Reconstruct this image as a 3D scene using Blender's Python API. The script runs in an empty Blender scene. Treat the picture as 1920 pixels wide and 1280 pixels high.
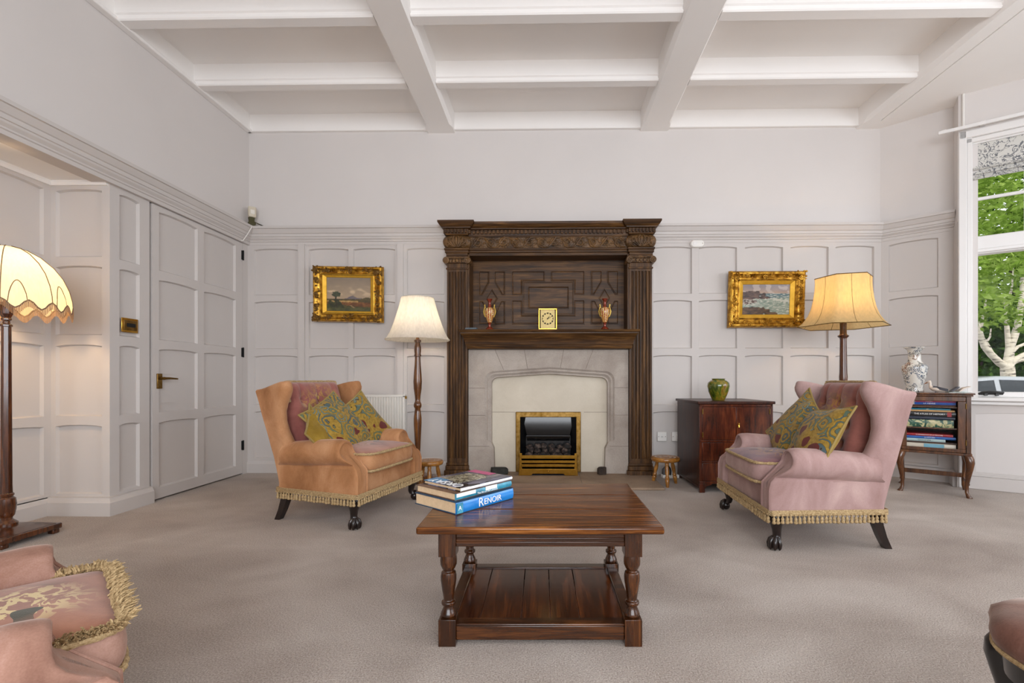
import bpy, math, random
from math import sin, cos, pi, radians, sqrt, atan2
from mathutils import Vector, Matrix, Euler, noise
random.seed(7)
C = bpy.context.scene.collection
V = Vector
# ------------------------------------------------------------------ camera geometry of the place
CAMH, FPX, PX0, HY, YAW = 0.875, 880.0, 1014.0, 712.0, 0.0185
def ray(px):
    xc = (px-PX0)/FPX
    return xc*cos(YAW)-sin(YAW), xc*sin(YAW)+cos(YAW)
def at_y(px, py, Y):
    dx, dy = ray(px); t = Y/dy
    return V((dx*t, Y, CAMH-(py-HY)/FPX*t))
def on_floor(px, py, z=0.0):
    t = (CAMH-z)*FPX/(py-HY); dx, dy = ray(px)
    return V((dx*t, dy*t, z))
def y_on_left(px, X=-2.85):
    dx, dy = ray(px); return X/dx*dy
def x_back(px, Y=4.4): return at_y(px, 700, Y).x

# ------------------------------------------------------------------ materials
def nodes_of(name):
    m = bpy.data.materials.new(name); m.use_nodes = True
    nt = m.node_tree; b = nt.nodes['Principled BSDF']
    return m, nt, b
def s2l(c):
    return tuple(((v/255)/12.92 if v/255 <= .04045 else ((v/255+.055)/1.055)**2.4) for v in c)
def rgba(c): return (*s2l(c), 1)
def coords(nt, scale=(1,1,1), kind='Object', rot=(0,0,0)):
    tc = nt.nodes.new('ShaderNodeTexCoord'); mp = nt.nodes.new('ShaderNodeMapping')
    mp.inputs['Scale'].default_value = scale; mp.inputs['Rotation'].default_value = rot
    nt.links.new(tc.outputs[kind], mp.inputs['Vector']); return mp.outputs['Vector']
def noise_tex(nt, vec, scale, detail=4, rough=.55, dist=0):
    n = nt.nodes.new('ShaderNodeTexNoise'); n.inputs['Scale'].default_value = scale
    n.inputs['Detail'].default_value = detail; n.inputs['Roughness'].default_value = rough
    n.inputs['Distortion'].default_value = dist
    nt.links.new(vec, n.inputs['Vector']); return n.outputs['Fac']
def ramp(nt, fac, stops):
    r = nt.nodes.new('ShaderNodeValToRGB'); e = r.color_ramp.elements
    while len(e) < len(stops): e.new(.5)
    for i, (p, c) in enumerate(stops): e[i].position = p; e[i].color = rgba(c)
    nt.links.new(fac, r.inputs['Fac']); return r.outputs['Color']
def bump(nt, b, h, strength, dist=.01):
    n = nt.nodes.new('ShaderNodeBump'); n.inputs['Strength'].default_value = strength; n.inputs['Distance'].default_value = dist
    nt.links.new(h, n.inputs['Height']); nt.links.new(n.outputs['Normal'], b.inputs['Normal'])
def mixc(nt, fac, a, b_, mode='MIX'):
    m = nt.nodes.new('ShaderNodeMix'); m.data_type = 'RGBA'; m.blend_type = mode
    for s, v in ((0, fac), (6, a), (7, b_)):
        if hasattr(v, 'links'): nt.links.new(v, m.inputs[s])
        elif s == 0: m.inputs[0].default_value = v
        else: m.inputs[s].default_value = rgba(v)
    return m.outputs[2]
def math_n(nt, op, a, b_=0.0):
    m = nt.nodes.new('ShaderNodeMath'); m.operation = op
    for i, v in enumerate((a, b_)):
        if hasattr(v, 'links'): nt.links.new(v, m.inputs[i])
        else: m.inputs[i].default_value = v
    return m.outputs[0]
def plain(name, col, rough=.5, metal=0, spec=.5, var=0, vscale=6, bmp=0, bscale=200, coat=0, sheen=0):
    m, nt, b = nodes_of(name)
    b.inputs['Roughness'].default_value = rough; b.inputs['Metallic'].default_value = metal
    b.inputs['Specular IOR Level'].default_value = spec; b.inputs['Coat Weight'].default_value = coat
    b.inputs['Coat Roughness'].default_value = .08
    if sheen: b.inputs['Sheen Weight'].default_value = sheen; b.inputs['Sheen Roughness'].default_value = .4
    vec = coords(nt)
    lo = tuple(max(0, c-var) for c in col); hi = tuple(min(255, c+var) for c in col)
    f = noise_tex(nt, vec, vscale)
    nt.links.new(ramp(nt, f, [(.3, lo), (.7, hi)]), b.inputs['Base Color'])
    if bmp: bump(nt, b, noise_tex(nt, vec, bscale, 3), bmp, .004)
    return m
def wood(name, dark, mid, light, axis=0, scale=3.0, stretch=12, rough=.3, coat=.3, bmp=.12, spec=.5):
    m, nt, b = nodes_of(name)
    sc = [stretch]*3; sc[axis] = 1.0
    vec = coords(nt, tuple(sc))
    f = noise_tex(nt, vec, scale, 6, .62, .8)
    g = noise_tex(nt, coords(nt, tuple(s*4 if s > 1 else 1.2 for s in sc)), scale*2, 3, .6)
    mix = math_n(nt, 'ADD', math_n(nt, 'MULTIPLY', f, .68), math_n(nt, 'MULTIPLY', g, .32))
    nt.links.new(ramp(nt, mix, [(.34, dark), (.5, mid), (.66, light)]), b.inputs['Base Color'])
    b.inputs['Roughness'].default_value = rough; b.inputs['Coat Weight'].default_value = coat; b.inputs['Coat Roughness'].default_value = .12
    b.inputs['Specular IOR Level'].default_value = spec
    bump(nt, b, mix, bmp, .003)
    return m
def velvet(name, dark, mid, light, scale=5, sheen=.35):
    m, nt, b = nodes_of(name)
    vec = coords(nt, (1, 1, .55))
    f = noise_tex(nt, vec, scale, 5, .6, .5); g = noise_tex(nt, coords(nt), 260, 2)
    mix = math_n(nt, 'ADD', math_n(nt, 'MULTIPLY', f, .85), math_n(nt, 'MULTIPLY', g, .15))
    nt.links.new(ramp(nt, mix, [(.30, dark), (.5, mid), (.70, light)]), b.inputs['Base Color'])
    b.inputs['Roughness'].default_value = .85; b.inputs['Specular IOR Level'].default_value = .15
    b.inputs['Sheen Weight'].default_value = sheen; b.inputs['Sheen Roughness'].default_value = .35
    b.inputs['Sheen Tint'].default_value = (1, .85, .75, 1)
    bump(nt, b, g, .12, .003)
    return m
def embroidered(name, base_d, base_l, thread, thread2, centre, radius, scale=14, seed=0):
    """velvet with a sprig of stitched flowers around one place"""
    m, nt, b = nodes_of(name)
    tc = nt.nodes.new('ShaderNodeTexCoord'); mp = nt.nodes.new('ShaderNodeMapping')
    mp.inputs['Location'].default_value = (seed, seed*.37, 0)
    nt.links.new(tc.outputs['Object'], mp.inputs['Vector'])
    vec = mp.outputs['Vector']
    f = noise_tex(nt, vec, 7, 4, .6, .4)
    base = ramp(nt, f, [(.32, base_d), (.68, base_l)])
    d = nt.nodes.new('ShaderNodeVectorMath'); d.operation = 'DISTANCE'; d.inputs[1].default_value = centre
    nt.links.new(tc.outputs['Object'], d.inputs[0])
    near = nt.nodes.new('ShaderNodeMapRange'); near.inputs[1].default_value = radius*.55; near.inputs[2].default_value = radius*1.1
    near.inputs[3].default_value = 1; near.inputs[4].default_value = 0
    nt.links.new(d.outputs['Value'], near.inputs[0])
    w = noise_tex(nt, vec, scale, 3, .5, 2.2)
    band = math_n(nt, 'LESS_THAN', math_n(nt, 'ABSOLUTE', math_n(nt, 'SUBTRACT', w, .5)), .05)
    blob = math_n(nt, 'GREATER_THAN', noise_tex(nt, vec, scale*.8, 1, .4), .60)
    fac = math_n(nt, 'MULTIPLY', math_n(nt, 'MAXIMUM', band, blob), near.outputs[0])
    th = mixc(nt, blob, thread, thread2)
    nt.links.new(mixc(nt, fac, base, th), b.inputs['Base Color'])
    b.inputs['Roughness'].default_value = .85; b.inputs['Specular IOR Level'].default_value = .15
    b.inputs['Sheen Weight'].default_value = .3
    bump(nt, b, math_n(nt, 'ADD', math_n(nt, 'MULTIPLY', fac, .5), noise_tex(nt, vec, 250, 2)), .2, .004)
    return m
def paisley(name, seed):
    m, nt, b = nodes_of(name)
    tc = nt.nodes.new('ShaderNodeTexCoord'); mp = nt.nodes.new('ShaderNodeMapping'); mp.inputs['Location'].default_value = (seed, seed*.7, seed*.3)
    nt.links.new(tc.outputs['Object'], mp.inputs['Vector']); vec = mp.outputs['Vector']
    base = ramp(nt, noise_tex(nt, vec, 60, 3), [(.3, (128, 100, 32)), (.7, (168, 136, 58))])
    # scrolled leaves: rings round scattered centres, bent by noise
    n = nt.nodes.new('ShaderNodeTexNoise'); n.inputs['Scale'].default_value = 9; n.inputs['Detail'].default_value = 2
    nt.links.new(vec, n.inputs['Vector'])
    add = nt.nodes.new('ShaderNodeVectorMath'); add.operation = 'MULTIPLY_ADD'; add.inputs[1].default_value = (.09,)*3
    nt.links.new(n.outputs['Color'], add.inputs[0]); nt.links.new(vec, add.inputs[2])
    vo = nt.nodes.new('ShaderNodeTexVoronoi'); vo.inputs['Scale'].default_value = 11; nt.links.new(add.outputs[0], vo.inputs['Vector'])
    dist = vo.outputs['Distance']
    rings = math_n(nt, 'SINE', math_n(nt, 'MULTIPLY', dist, 24))
    line = math_n(nt, 'GREATER_THAN', rings, .55)
    line2 = math_n(nt, 'LESS_THAN', math_n(nt, 'ABSOLUTE', math_n(nt, 'SUBTRACT', rings, .35)), .16)
    sep = nt.nodes.new('ShaderNodeSeparateColor'); nt.links.new(vo.outputs['Color'], sep.inputs[0])
    leaf = ramp(nt, sep.outputs[1], [(.2, (74, 92, 96)), (.5, (88, 104, 78)), (.8, (112, 124, 112))])
    pick = math_n(nt, 'GREATER_THAN', sep.outputs[0], .22)
    c1 = mixc(nt, math_n(nt, 'MULTIPLY', line, pick), base, leaf)
    c2 = mixc(nt, math_n(nt, 'MULTIPLY', line2, pick), c1, (44, 42, 46))
    red = math_n(nt, 'MULTIPLY', math_n(nt, 'LESS_THAN', sep.outputs[0], .26), math_n(nt, 'LESS_THAN', dist, .38))
    c3 = mixc(nt, red, c2, (96, 38, 32))
    nt.links.new(c3, b.inputs['Base Color'])
    b.inputs['Roughness'].default_value = .8; b.inputs['Specular IOR Level'].default_value = .2; b.inputs['Sheen Weight'].default_value = .15
    bump(nt, b, noise_tex(nt, vec, 320, 2), .25, .003)
    return m
def vcol(name, rough=.6, coat=0):
    m, nt, b = nodes_of(name)
    a = nt.nodes.new('ShaderNodeAttribute'); a.attribute_name = 'Col'
    nt.links.new(a.outputs['Color'], b.inputs['Base Color']); b.inputs['Roughness'].default_value = rough; b.inputs['Coat Weight'].default_value = coat
    return m
def shade_mat(name, col, trans=.6):
    m = bpy.data.materials.new(name); m.use_nodes = True; nt = m.node_tree; nt.nodes.clear()
    out = nt.nodes.new('ShaderNodeOutputMaterial'); mx = nt.nodes.new('ShaderNodeMixShader'); mx.inputs[0].default_value = trans
    d = nt.nodes.new('ShaderNodeBsdfDiffuse'); t = nt.nodes.new('ShaderNodeBsdfTranslucent')
    w = noise_tex(nt, coords(nt, (1, 1, .25)), 70, 3)
    c = ramp(nt, w, [(.3, tuple(v*.94 for v in col)), (.7, col)])
    nt.links.new(c, d.inputs[0]); nt.links.new(c, t.inputs[0])
    nt.links.new(d.outputs[0], mx.inputs[1]); nt.links.new(t.outputs[0], mx.inputs[2]); nt.links.new(mx.outputs[0], out.inputs[0])
    return m
def glass_mat(name, tint=(1, 1, 1), refl=.08):
    m = bpy.data.materials.new(name); m.use_nodes = True; nt = m.node_tree; nt.nodes.clear()
    out = nt.nodes.new('ShaderNodeOutputMaterial'); mx = nt.nodes.new('ShaderNodeMixShader')
    fr = nt.nodes.new('ShaderNodeFresnel'); fr.inputs[0].default_value = 1.45
    t = nt.nodes.new('ShaderNodeBsdfTransparent'); t.inputs[0].default_value = (*tint, 1); g = nt.nodes.new('ShaderNodeBsdfGlossy'); g.inputs['Roughness'].default_value = .02
    sm = math_n(nt, 'MULTIPLY', fr.outputs[0], refl*4); nt.links.new(sm, mx.inputs[0]); nt.links.new(t.outputs[0], mx.inputs[1]); nt.links.new(g.outputs[0], mx.inputs[2]); nt.links.new(mx.outputs[0], out.inputs[0])
    return m

# ------------------------------------------------------------------ mesh building
class MB:
    def __init__(s): s.v = []; s.f = []; s.mi = []; s.cur = 0; s.M = None
    def add(s, vs, fs):
        o = len(s.v)
        for p in vs:
            p = V(p); s.v.append(s.M @ p if s.M else p)
        for f in fs: s.f.append([i+o for i in f]); s.mi.append(s.cur)
        return s
    def box(s, x0, x1, y0, y1, z0, z1, rot=None):
        c = V(((x0+x1)/2, (y0+y1)/2, (z0+z1)/2)); vs = []
        for z in (z0, z1):
            for x, y in ((x0, y0), (x1, y0), (x1, y1), (x0, y1)):
                p = V((x, y, z))
                if rot: p = c+rot @ (p-c)
                vs.append(p)
        return s.add(vs, [(3,2,1,0), (4,5,6,7), (0,1,5,4), (1,2,6,5), (2,3,7,6), (3,0,4,7)])
    def loft(s, rings, closed=True, cap0=True, cap1=True):
        n = len(rings[0]); vs = [p for r in rings for p in r]; fs = []
        m = n if closed else n-1
        for k in range(len(rings)-1):
            for i in range(m):
                j = (i+1) % n; fs.append((k*n+i, k*n+j, (k+1)*n+j, (k+1)*n+i))
        if cap0: fs.append(tuple(range(n))[::-1])
        if cap1: fs.append(tuple((len(rings)-1)*n+i for i in range(n)))
        return s.add(vs, fs)
    def lathe(s, prof, c=(0, 0, 0), seg=24, caps=True, ph=0.0):
        rings = [[V((c[0]+r*cos(ph+2*pi*i/seg), c[1]+r*sin(ph+2*pi*i/seg), c[2]+z)) for i in range(seg)] for r, z in prof]
        return s.loft(rings, True, caps, caps)
    def tube(s, path, rad, seg=8, closed=False, caps=True, flat=1.0):
        path = [V(p) for p in path]; n = len(path); rings = []
        up = V((0, 0, 1)); prev = None
        for i, p in enumerate(path):
            a = path[(i-1) % n] if (closed or i > 0) else p; b = path[(i+1) % n] if (closed or i < n-1) else p
            t = (b-a).normalized() if (b-a).length > 1e-9 else V((0, 0, 1))
            if prev is None:
                x = t.cross(up)
                if x.length < 1e-3: x = t.cross(V((1, 0, 0)))
            else:
                x = prev-t*prev.dot(t)
            x.normalize(); prev = x; y = t.cross(x)
            r = rad[i] if isinstance(rad, (list, tuple)) else rad
            rings.append([p+x*(r*cos(2*pi*k/seg))+y*(r*flat*sin(2*pi*k/seg)) for k in range(seg)])
        if closed: rings.append(rings[0]); caps = False
        return s.loft(rings, True, caps, caps)
    def sphere(s, c, r, seg=12, rings=8, sc=(1, 1, 1)):
        vs = []; fs = []
        c = V(c)
        for i in range(1, rings):
            th = pi*i/rings
            for k in range(seg):
                vs.append(c+V((r*sc[0]*sin(th)*cos(2*pi*k/seg), r*sc[1]*sin(th)*sin(2*pi*k/seg), r*sc[2]*cos(th))))
        top = len(vs); vs.append(c+V((0, 0, r*sc[2]))); vs.append(c-V((0, 0, r*sc[2])))
        for i in range(rings-2):
            for k in range(seg):
                j = (k+1) % seg; fs.append((i*seg+k, (i+1)*seg+k, (i+1)*seg+j, i*seg+j))
        for k in range(seg):
            j = (k+1) % seg; fs.append((top, k, j)); fs.append((top+1, (rings-2)*seg+j, (rings-2)*seg+k))
        return s.add(vs, fs)
    def prism(s, poly, y0, y1, axis=1):
        """poly of (a,b) in the plane across axis, extruded along it"""
        def P(a, b, d):
            return V((a, d, b)) if axis == 1 else (V((d, a, b)) if axis == 0 else V((a, b, d)))
        return s.loft([[P(a, b, y0) for a, b in poly], [P(a, b, y1) for a, b in poly]])
    def grid(s, fn, nu, nv, closed_u=False):
        vs = [fn(u/(nu if closed_u else nu-1), v/(nv-1)) for v in range(nv) for u in range(nu)]; fs = []
        for v in range(nv-1):
            for u in range(nu if closed_u else nu-1):
                w = (u+1) % nu; fs.append((v*nu+u, v*nu+w, (v+1)*nu+w, (v+1)*nu+u))
        return s.add(vs, fs)
    def build(s, name, mat, parent=None, smooth=35, bevel=0, seg=2, subsurf=0, cols=None, loc=None, fixn=True):
        me = bpy.data.meshes.new(name); me.from_pydata([tuple(p) for p in s.v], [], s.f)
        for m in (mat if isinstance(mat, (list, tuple)) else [mat]): me.materials.append(m)
        if any(s.mi): me.polygons.foreach_set('material_index', s.mi)
        if cols:
            a = me.color_attributes.new('Col', 'FLOAT_COLOR', 'POINT')
            a.data.foreach_set('color', [x for c in cols for x in (*c, 1.0)])
        if fixn:
            import bmesh
            bm = bmesh.new(); bm.from_mesh(me); bmesh.ops.recalc_face_normals(bm, faces=bm.faces); bm.to_mesh(me); bm.free()
        if smooth:
            me.polygons.foreach_set('use_smooth', [True]*len(me.polygons))
            if smooth < 180 and not subsurf: me.set_sharp_from_angle(angle=radians(smooth))
        me.update()
        o = bpy.data.objects.new(name, me); C.objects.link(o)
        if parent is not None: o.parent = parent
        if loc is not None: o.location = loc
        if bevel:
            b = o.modifiers.new('edge', 'BEVEL'); b.width = bevel; b.segments = seg; b.limit_method = 'ANGLE'; b.angle_limit = radians(40)
        if subsurf:
            b = o.modifiers.new('smooth', 'SUBSURF'); b.levels = subsurf; b.render_levels = subsurf
        return o
def tag(o, label, cat, group=None):
    o['label'] = label; o['category'] = cat
    if group: o['group'] = group
    return o
def thing(name, label, cat, loc=(0, 0, 0), rotz=0.0, group=None):
    o = bpy.data.objects.new(name, None); C.objects.link(o); o.location = loc; o.rotation_euler = (0, 0, rotz); o.empty_display_size = .05
    return tag(o, label, cat, group)
def struct(o): o['kind'] = 'structure'; return o
def copy_tree(src, label=None, group=None):
    c = src.copy(); C.objects.link(c)
    if label: c['label'] = label
    if group: c['group'] = group
    for ch in src.children:
        d = ch.copy(); C.objects.link(d); d.parent = c
        for g in ch.children:
            e = g.copy(); C.objects.link(e); e.parent = d
    return c
def text_part(txt, size, mat, parent, M, name='lettering', sx=1.0, ext=.0004):
    cu = bpy.data.curves.new(name, 'FONT'); cu.body = txt; cu.size = size; cu.extrude = ext; cu.align_x = 'CENTER'; cu.align_y = 'CENTER'; cu.resolution_u = 3
    tmp = bpy.data.objects.new(name+'_tmp', cu); C.objects.link(tmp)
    bpy.context.view_layer.update()
    me = bpy.data.meshes.new_from_object(tmp); bpy.data.objects.remove(tmp)
    me.transform(M @ Matrix.Diagonal((sx, 1, 1, 1))); me.materials.clear(); me.materials.append(mat); me.name = name
    o = bpy.data.objects.new(name, me); C.objects.link(o); o.parent = parent
    return o
def moulding(path, prof, side=1, closed=False):
    """sweep a (out, z) profile along a plan path with mitred corners; side picks which hand of the path is the room"""
    mb = MB(); path = [V((p[0], p[1])) for p in path]; n = len(path); rings = []
    for i, p in enumerate(path):
        d0 = (p-path[i-1]).normalized() if i > 0 else None; d1 = (path[i+1]-p).normalized() if i < n-1 else None
        d0 = d0 or d1; d1 = d1 or d0
        n0 = V((-d0.y, d0.x))*side; n1 = V((-d1.y, d1.x))*side
        m = (n0+n1); m = m/m.length; m = m/max(.3, m.dot(n0))
        rings.append([V((p.x+m.x*o, p.y+m.y*o, z)) for o, z in prof])
    return mb.loft(rings)
def panelling(O, U, N, region, cols, rows, depth=.020, arch=.011, arched=True, mb=None):
    """rails and stiles standing proud of recessed fields, in the plane O + u*U + z, facing N"""
    mb = mb or MB(); O = V(O); U = V(U); N = V(N)
    U0, U1, Z0, Z1 = region
    ub = [U0]+[(cols[i][1]+cols[i+1][0])/2 for i in range(len(cols)-1)]+[U1]
    rows = sorted(rows); zb = [Z0]+[(rows[i][1]+rows[i+1][0])/2 for i in range(len(rows)-1)]+[Z1]
    P = lambda u, z, d: O+U*u+V((0, 0, z))-N*d
    K = 8
    for ci, (a, b) in enumerate(cols):
        for ri, (z0, z1) in enumerate(rows):
            def outline(i):
                a_, b_, c_, d_ = a+i, b-i, z0+i*1.3, z1-i
                top = []
                for k in range(K+1):
                    t = k/K; e = abs(2*t-1)
                    top.append((b_+(a_-b_)*t, d_-(arch*e**3 if arched else 0)))
                return [(a_, c_), (b_, c_)]+top
            front = outline(0); inner = outline(.007); flat = outline(.0075)
            cell = [(ub[ci], zb[ri]), (ub[ci+1], zb[ri])]+[(ub[ci+1]+(ub[ci]-ub[ci+1])*k/K, zb[ri+1]) for k in range(K+1)]
            n = len(front)
            vs = [P(u, z, 0) for u, z in cell]+[P(u, z, 0) for u, z in front]+[P(u, z, depth) for u, z in inner]
            fs = []
            for i in range(n):
                j = (i+1) % n
                fs.append((i, j, n+j, n+i)); fs.append((n+i, n+j, 2*n+j, 2*n+i))
            fs.append(tuple(range(2*n, 3*n)))
            mb.add(vs, fs)
    return mb
# ------------------------------------------------------------------ paints
M_plaster = plain('plaster_white', (216, 211, 208), .9, spec=.2, var=2, vscale=1.5, bmp=.05, bscale=90)
M_ceil = plain('ceiling_white', (243, 240, 237), .9, spec=.2, var=2, vscale=1.2, bmp=.05, bscale=80)
M_paint = plain('panel_paint', (201, 195, 191), .5, spec=.4, var=2, vscale=2, bmp=.04, bscale=120)
M_white = plain('gloss_white', (228, 226, 224), .35, var=1)
M_dark = plain('black_gap', (12, 11, 11), .9)
M_brass = plain('brass', (190, 146, 60), .22, metal=1, var=10, vscale=30)
M_brass_old = plain('aged_brass', (128, 98, 48), .38, metal=1, var=22, vscale=30)
M_plastic = plain('white_plastic', (232, 229, 224), .4)
def carpet():
    m, nt, b = nodes_of('carpet_pile')
    vec = coords(nt); f = noise_tex(nt, vec, 1.5, 4, .55, .6); g = noise_tex(nt, vec, 190, 3, .7); h = noise_tex(nt, coords(nt, (1, 1.7, 1), rot=(0, 0, .5)), 1.2, 3, .5, .8)
    mix = math_n(nt, 'ADD', math_n(nt, 'ADD', math_n(nt, 'MULTIPLY', f, .22), math_n(nt, 'MULTIPLY', h, .22)), math_n(nt, 'MULTIPLY', g, .56))
    nt.links.new(ramp(nt, mix, [(.38, (140, 124, 113)), (.5, (181, 167, 156)), (.62, (216, 205, 196))]), b.inputs['Base Color'])
    b.inputs['Roughness'].default_value = .95; b.inputs['Specular IOR Level'].default_value = .1
    b.inputs['Sheen Weight'].default_value = .2; b.inputs['Sheen Roughness'].default_value = .5
    bump(nt, b, g, .8, .012)
    return m
M_carpet = carpet()
# ------------------------------------------------------------------ plan
XL, XA, YB, YA = -2.85, -3.26, 4.4, 2.99
P3 = (XL, YB); P4 = (3.06, YB); P5 = (3.445, 4.065); P6 = (3.346, 3.905)
WU = V((.824, -.567, 0)).normalized(); WN = V((WU.y, -WU.x, 0))           # window wall direction; WN points into the room
P7 = (P6[0]+WU.x*1.5, P6[1]+WU.y*1.5)
XR, YF = P7[0], -2.7
ZC, ZB, ZCOR0, ZCOR1 = 3.372, 3.2, 2.15, 2.302
ROWS = [(.135, .583), (.64, 1.105), (1.166, 1.616), (1.674, 2.112)]
def wall_slab(mb, a, b, z0, z1, t=.12, side=1):
    a, b = V((a[0], a[1], 0)), V((b[0], b[1], 0)); d = (b-a).normalized(); n = V((-d.y, d.x, 0))*side*t
    q = [a, b, b+n, a+n]
    return mb.loft([[p+V((0, 0, z0)) for p in q], [p+V((0, 0, z1)) for p in q]])
# floor and ceilings
struct(MB().box(XA-.2, XR+.2, YF-.2, YB+.2, -.12, 0).build('floor', M_carpet, smooth=0))
struct(MB().box(XL-.1, 2.98, YF-.2, YB+.1, ZC, ZC+.1).build('ceiling', M_ceil, smooth=0))
struct(MB().box(2.98, XR+.1, YF-.2, YB+.1, ZB+.0, ZC+.1).build('ceiling_bay', M_ceil, smooth=0))
struct(MB().box(XA-.1, XL-.1, YF-.2, YA+.01, 2.165, 2.27).build('ceiling_alcove', M_ceil, smooth=0))
# long beams run towards the fireplace wall; joists cross between them
def beam(x0, x1, y0, y1, z0, z1, ch=.022):
    r = lambda y, c: [V(p) for p in ((x0, y, z1), (x0, y, z0+c*1.6), (x0+c, y, z0), (x1-c, y, z0), (x1, y, z0+c*1.6), (x1, y, z1))]
    return MB().loft([r(y0, ch), r(y1-.16, ch), r(y1-.13, ch*.5), r(y1-.1, .001), r(y1, .001)])
for (x0, x1) in ((-1.141, -.889), (.846, 1.103), (2.838, 2.985)):
    struct(beam(x0, x1, YF, YB, ZB-.004, ZC+.02).build('ceiling_beam', M_ceil, smooth=20))
bays = [(XL, -1.141), (-.889, .846), (1.103, 2.838)]
ymid = [(2.985, 3.09), (3.662, 3.765)]
ymid += [(2.31-.675*k, 2.413-.675*k) for k in range(7)]
for (x0, x1) in bays:
    for (y0, y1) in ymid:
        mb = MB(); c = .012
        r = lambda x: [V(p) for p in ((x, y0, ZC+.01), (x, y0, ZB+.05), (x, y0+c, ZB+.043), (x, y0+c, ZB+.02), (x, y0+c*1.6, ZB+.012), (x, y1-c, ZB+.012), (x, y1, ZB+.03), (x, y1, ZC+.01))]
        mb.loft([r(x0-.005), r(x1+.005)])
        struct(mb.build('ceiling_joist', M_ceil, smooth=20))
    struct(MB().box(x0-.003, x1+.003, YB-.035, YB+.01, ZB+.012, ZC+.01).build('trim_wallplate', M_ceil, bevel=.006))
struct(MB().box(XL-.01, XL+.035, YF, YB, ZB+.012, ZC+.01).box(XL, XL+.05, YF, YB-.03, ZB+.004, ZB+.03).build('trim_left_wallplate', M_ceil, bevel=.006))
# ------------------------------------------------------------------ back wall
root = MB()
for a_, b_, z0, z1 in ((XL, -.76, 0, ZC), (.74, P4[0], 0, ZC), (-.76, .74, 0, 1.27), (-.76, .74, 2.04, ZC)): wall_slab(root, (a_, YB), (b_, YB), z0, z1)
root = struct(root.build('wall_back', M_plaster, smooth=0))
xb = lambda px: x_back(px)
colsL = [(xb(479), xb(560)), (xb(581), xb(655)), (xb(664), xb(742)), (xb(764), xb(834))]
colsR = [(xb(1224), xb(1296)), (xb(1309), xb(1380)), (xb(1395), xb(1466)), (xb(1480), xb(1551)), (xb(1564), xb(1636))]
FY = YB-.022
mb = panelling((0, FY, 0), (1, 0, 0), (0, -1, 0), (XL, -.86, .03, ZCOR0+.01), colsL, ROWS)
for p0, p1 in ((563, 574.5), (747, 758)):
    mb.box(xb(p0), xb(p1), FY-.016, FY+.01, .11, ZCOR0)
mb.box(xb(576), xb(746), FY-.003, FY+.004, ZCOR0-.016, ZCOR0-.008)
p = panelling((0, FY, 0), (1, 0, 0), (0, -1, 0), (.86, P4[0]+.004, .03, ZCOR0+.01), colsR, ROWS, mb=mb).build('panelling', M_paint, root, smooth=20, fixn=False)
# ------------------------------------------------------------------ splayed wall to the window
sp = V((P5[0]-P4[0], P5[1]-P4[1], 0)); spl = sp.length; spu = sp/spl; spn = V((spu.y, -spu.x, 0))
root = wall_slab(MB(), P4, P5, 0, ZC); wall_slab(root, P5, P6, 0, ZB+.05)
root = struct(root.build('wall_right', M_plaster, smooth=0))
SO = V((P4[0], P4[1], 0))+spn*.022
panelling(SO, spu, spn, (-.004, spl, .03, ZCOR0+.01), [(.065, spl-.10)], ROWS).build('panelling', M_paint, root, smooth=20, fixn=False)
rr = V((P6[0]-P5[0], P6[1]-P5[1], 0)); rn = V((rr.y, -rr.x, 0)).normalized()
wall_slab(MB(), V(P5)+V((rn.x, rn.y))*.006, V(P6)+V((rn.x, rn.y))*.006, 0, ZCOR0+.02, .01).build('reveal_board', M_paint, root, smooth=0)
# cornice over the panelling, and skirting
COR = [(.0, ZCOR0-.005), (.026, ZCOR0-.005), (.026, ZCOR0+.02), (.034, ZCOR0+.024), (.034, ZCOR0+.034), (.05, ZCOR0+.05), (.052, ZCOR0+.062), (.06, ZCOR0+.064), (.062, ZCOR0+.088), (.07, ZCOR0+.092), (.085, ZCOR0+.118), (.09, ZCOR0+.128), (.102, ZCOR0+.13), (.102, ZCOR0+.152), (.0, ZCOR0+.152)]
SK = [(.0, 0), (.036, 0), (.036, .085), (.03, .092), (.026, .104), (.022, .112), (.022, .118), (.0, .118)]
struct(moulding([(XL, YF), P3, P4, (P5[0]+spu.x*.01, P5[1]+spu.y*.01)], COR, -1).build('trim_cornice', M_paint, smooth=25))
struct(moulding([P3, (-.93, YB)], SK, -1).build('baseboard_back', M_paint, smooth=25))
struct(moulding([(.93, YB), P4, P5, P6], SK, -1).build('baseboard_right', M_paint, smooth=25))
# ------------------------------------------------------------------ left wall with door, and the alcove
yd0, yd1 = y_on_left(285), y_on_left(454)
root = MB(); wall_slab(root, (XL, YF), (XL, YB), ZCOR0+.02, ZC, .12)
wall_slab(root, (XL-.045, YA+.05), (XL-.045, YB), 0, ZCOR0+.04, .075)
root = struct(root.build('wall_left', M_plaster, smooth=0))
U, N = V((0, 1, 0)), V((1, 0, 0))
mb = panelling((XL, 0, 0), U, N, (YA, y_on_left(280.5), .03, ZCOR0+.01), [(y_on_left(224), y_on_left(262))], ROWS)
mb.box(XL-.05, XL-.002, YA+.017, YA+.03, .03, ZCOR0+.01)
mb.box(XL-.05, XL-.001, y_on_left(280.5)-.02, y_on_left(280.5), .03, ZCOR0+.01)
mb.box(XL-.05, XL+.002, yd1+.004, YB, .0, ZCOR0+.01)
mb.build('panelling', M_paint, root, smooth=20, fixn=False)
MB().box(XL-.046, XL-.04, YA+.02, YB, 0, ZCOR0).build('door_gap', M_dark, root, smooth=0)
DR = [(.09, .572), (.638, 1.105), (1.166, 1.612), (1.674, 2.108)]
mb = panelling((XL+.003, 0, 0), U, N, (yd0, yd1, .012, ZCOR0-.008), [(y_on_left(297.5), y_on_left(370)), (y_on_left(382), y_on_left(441.5))], DR)
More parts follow.
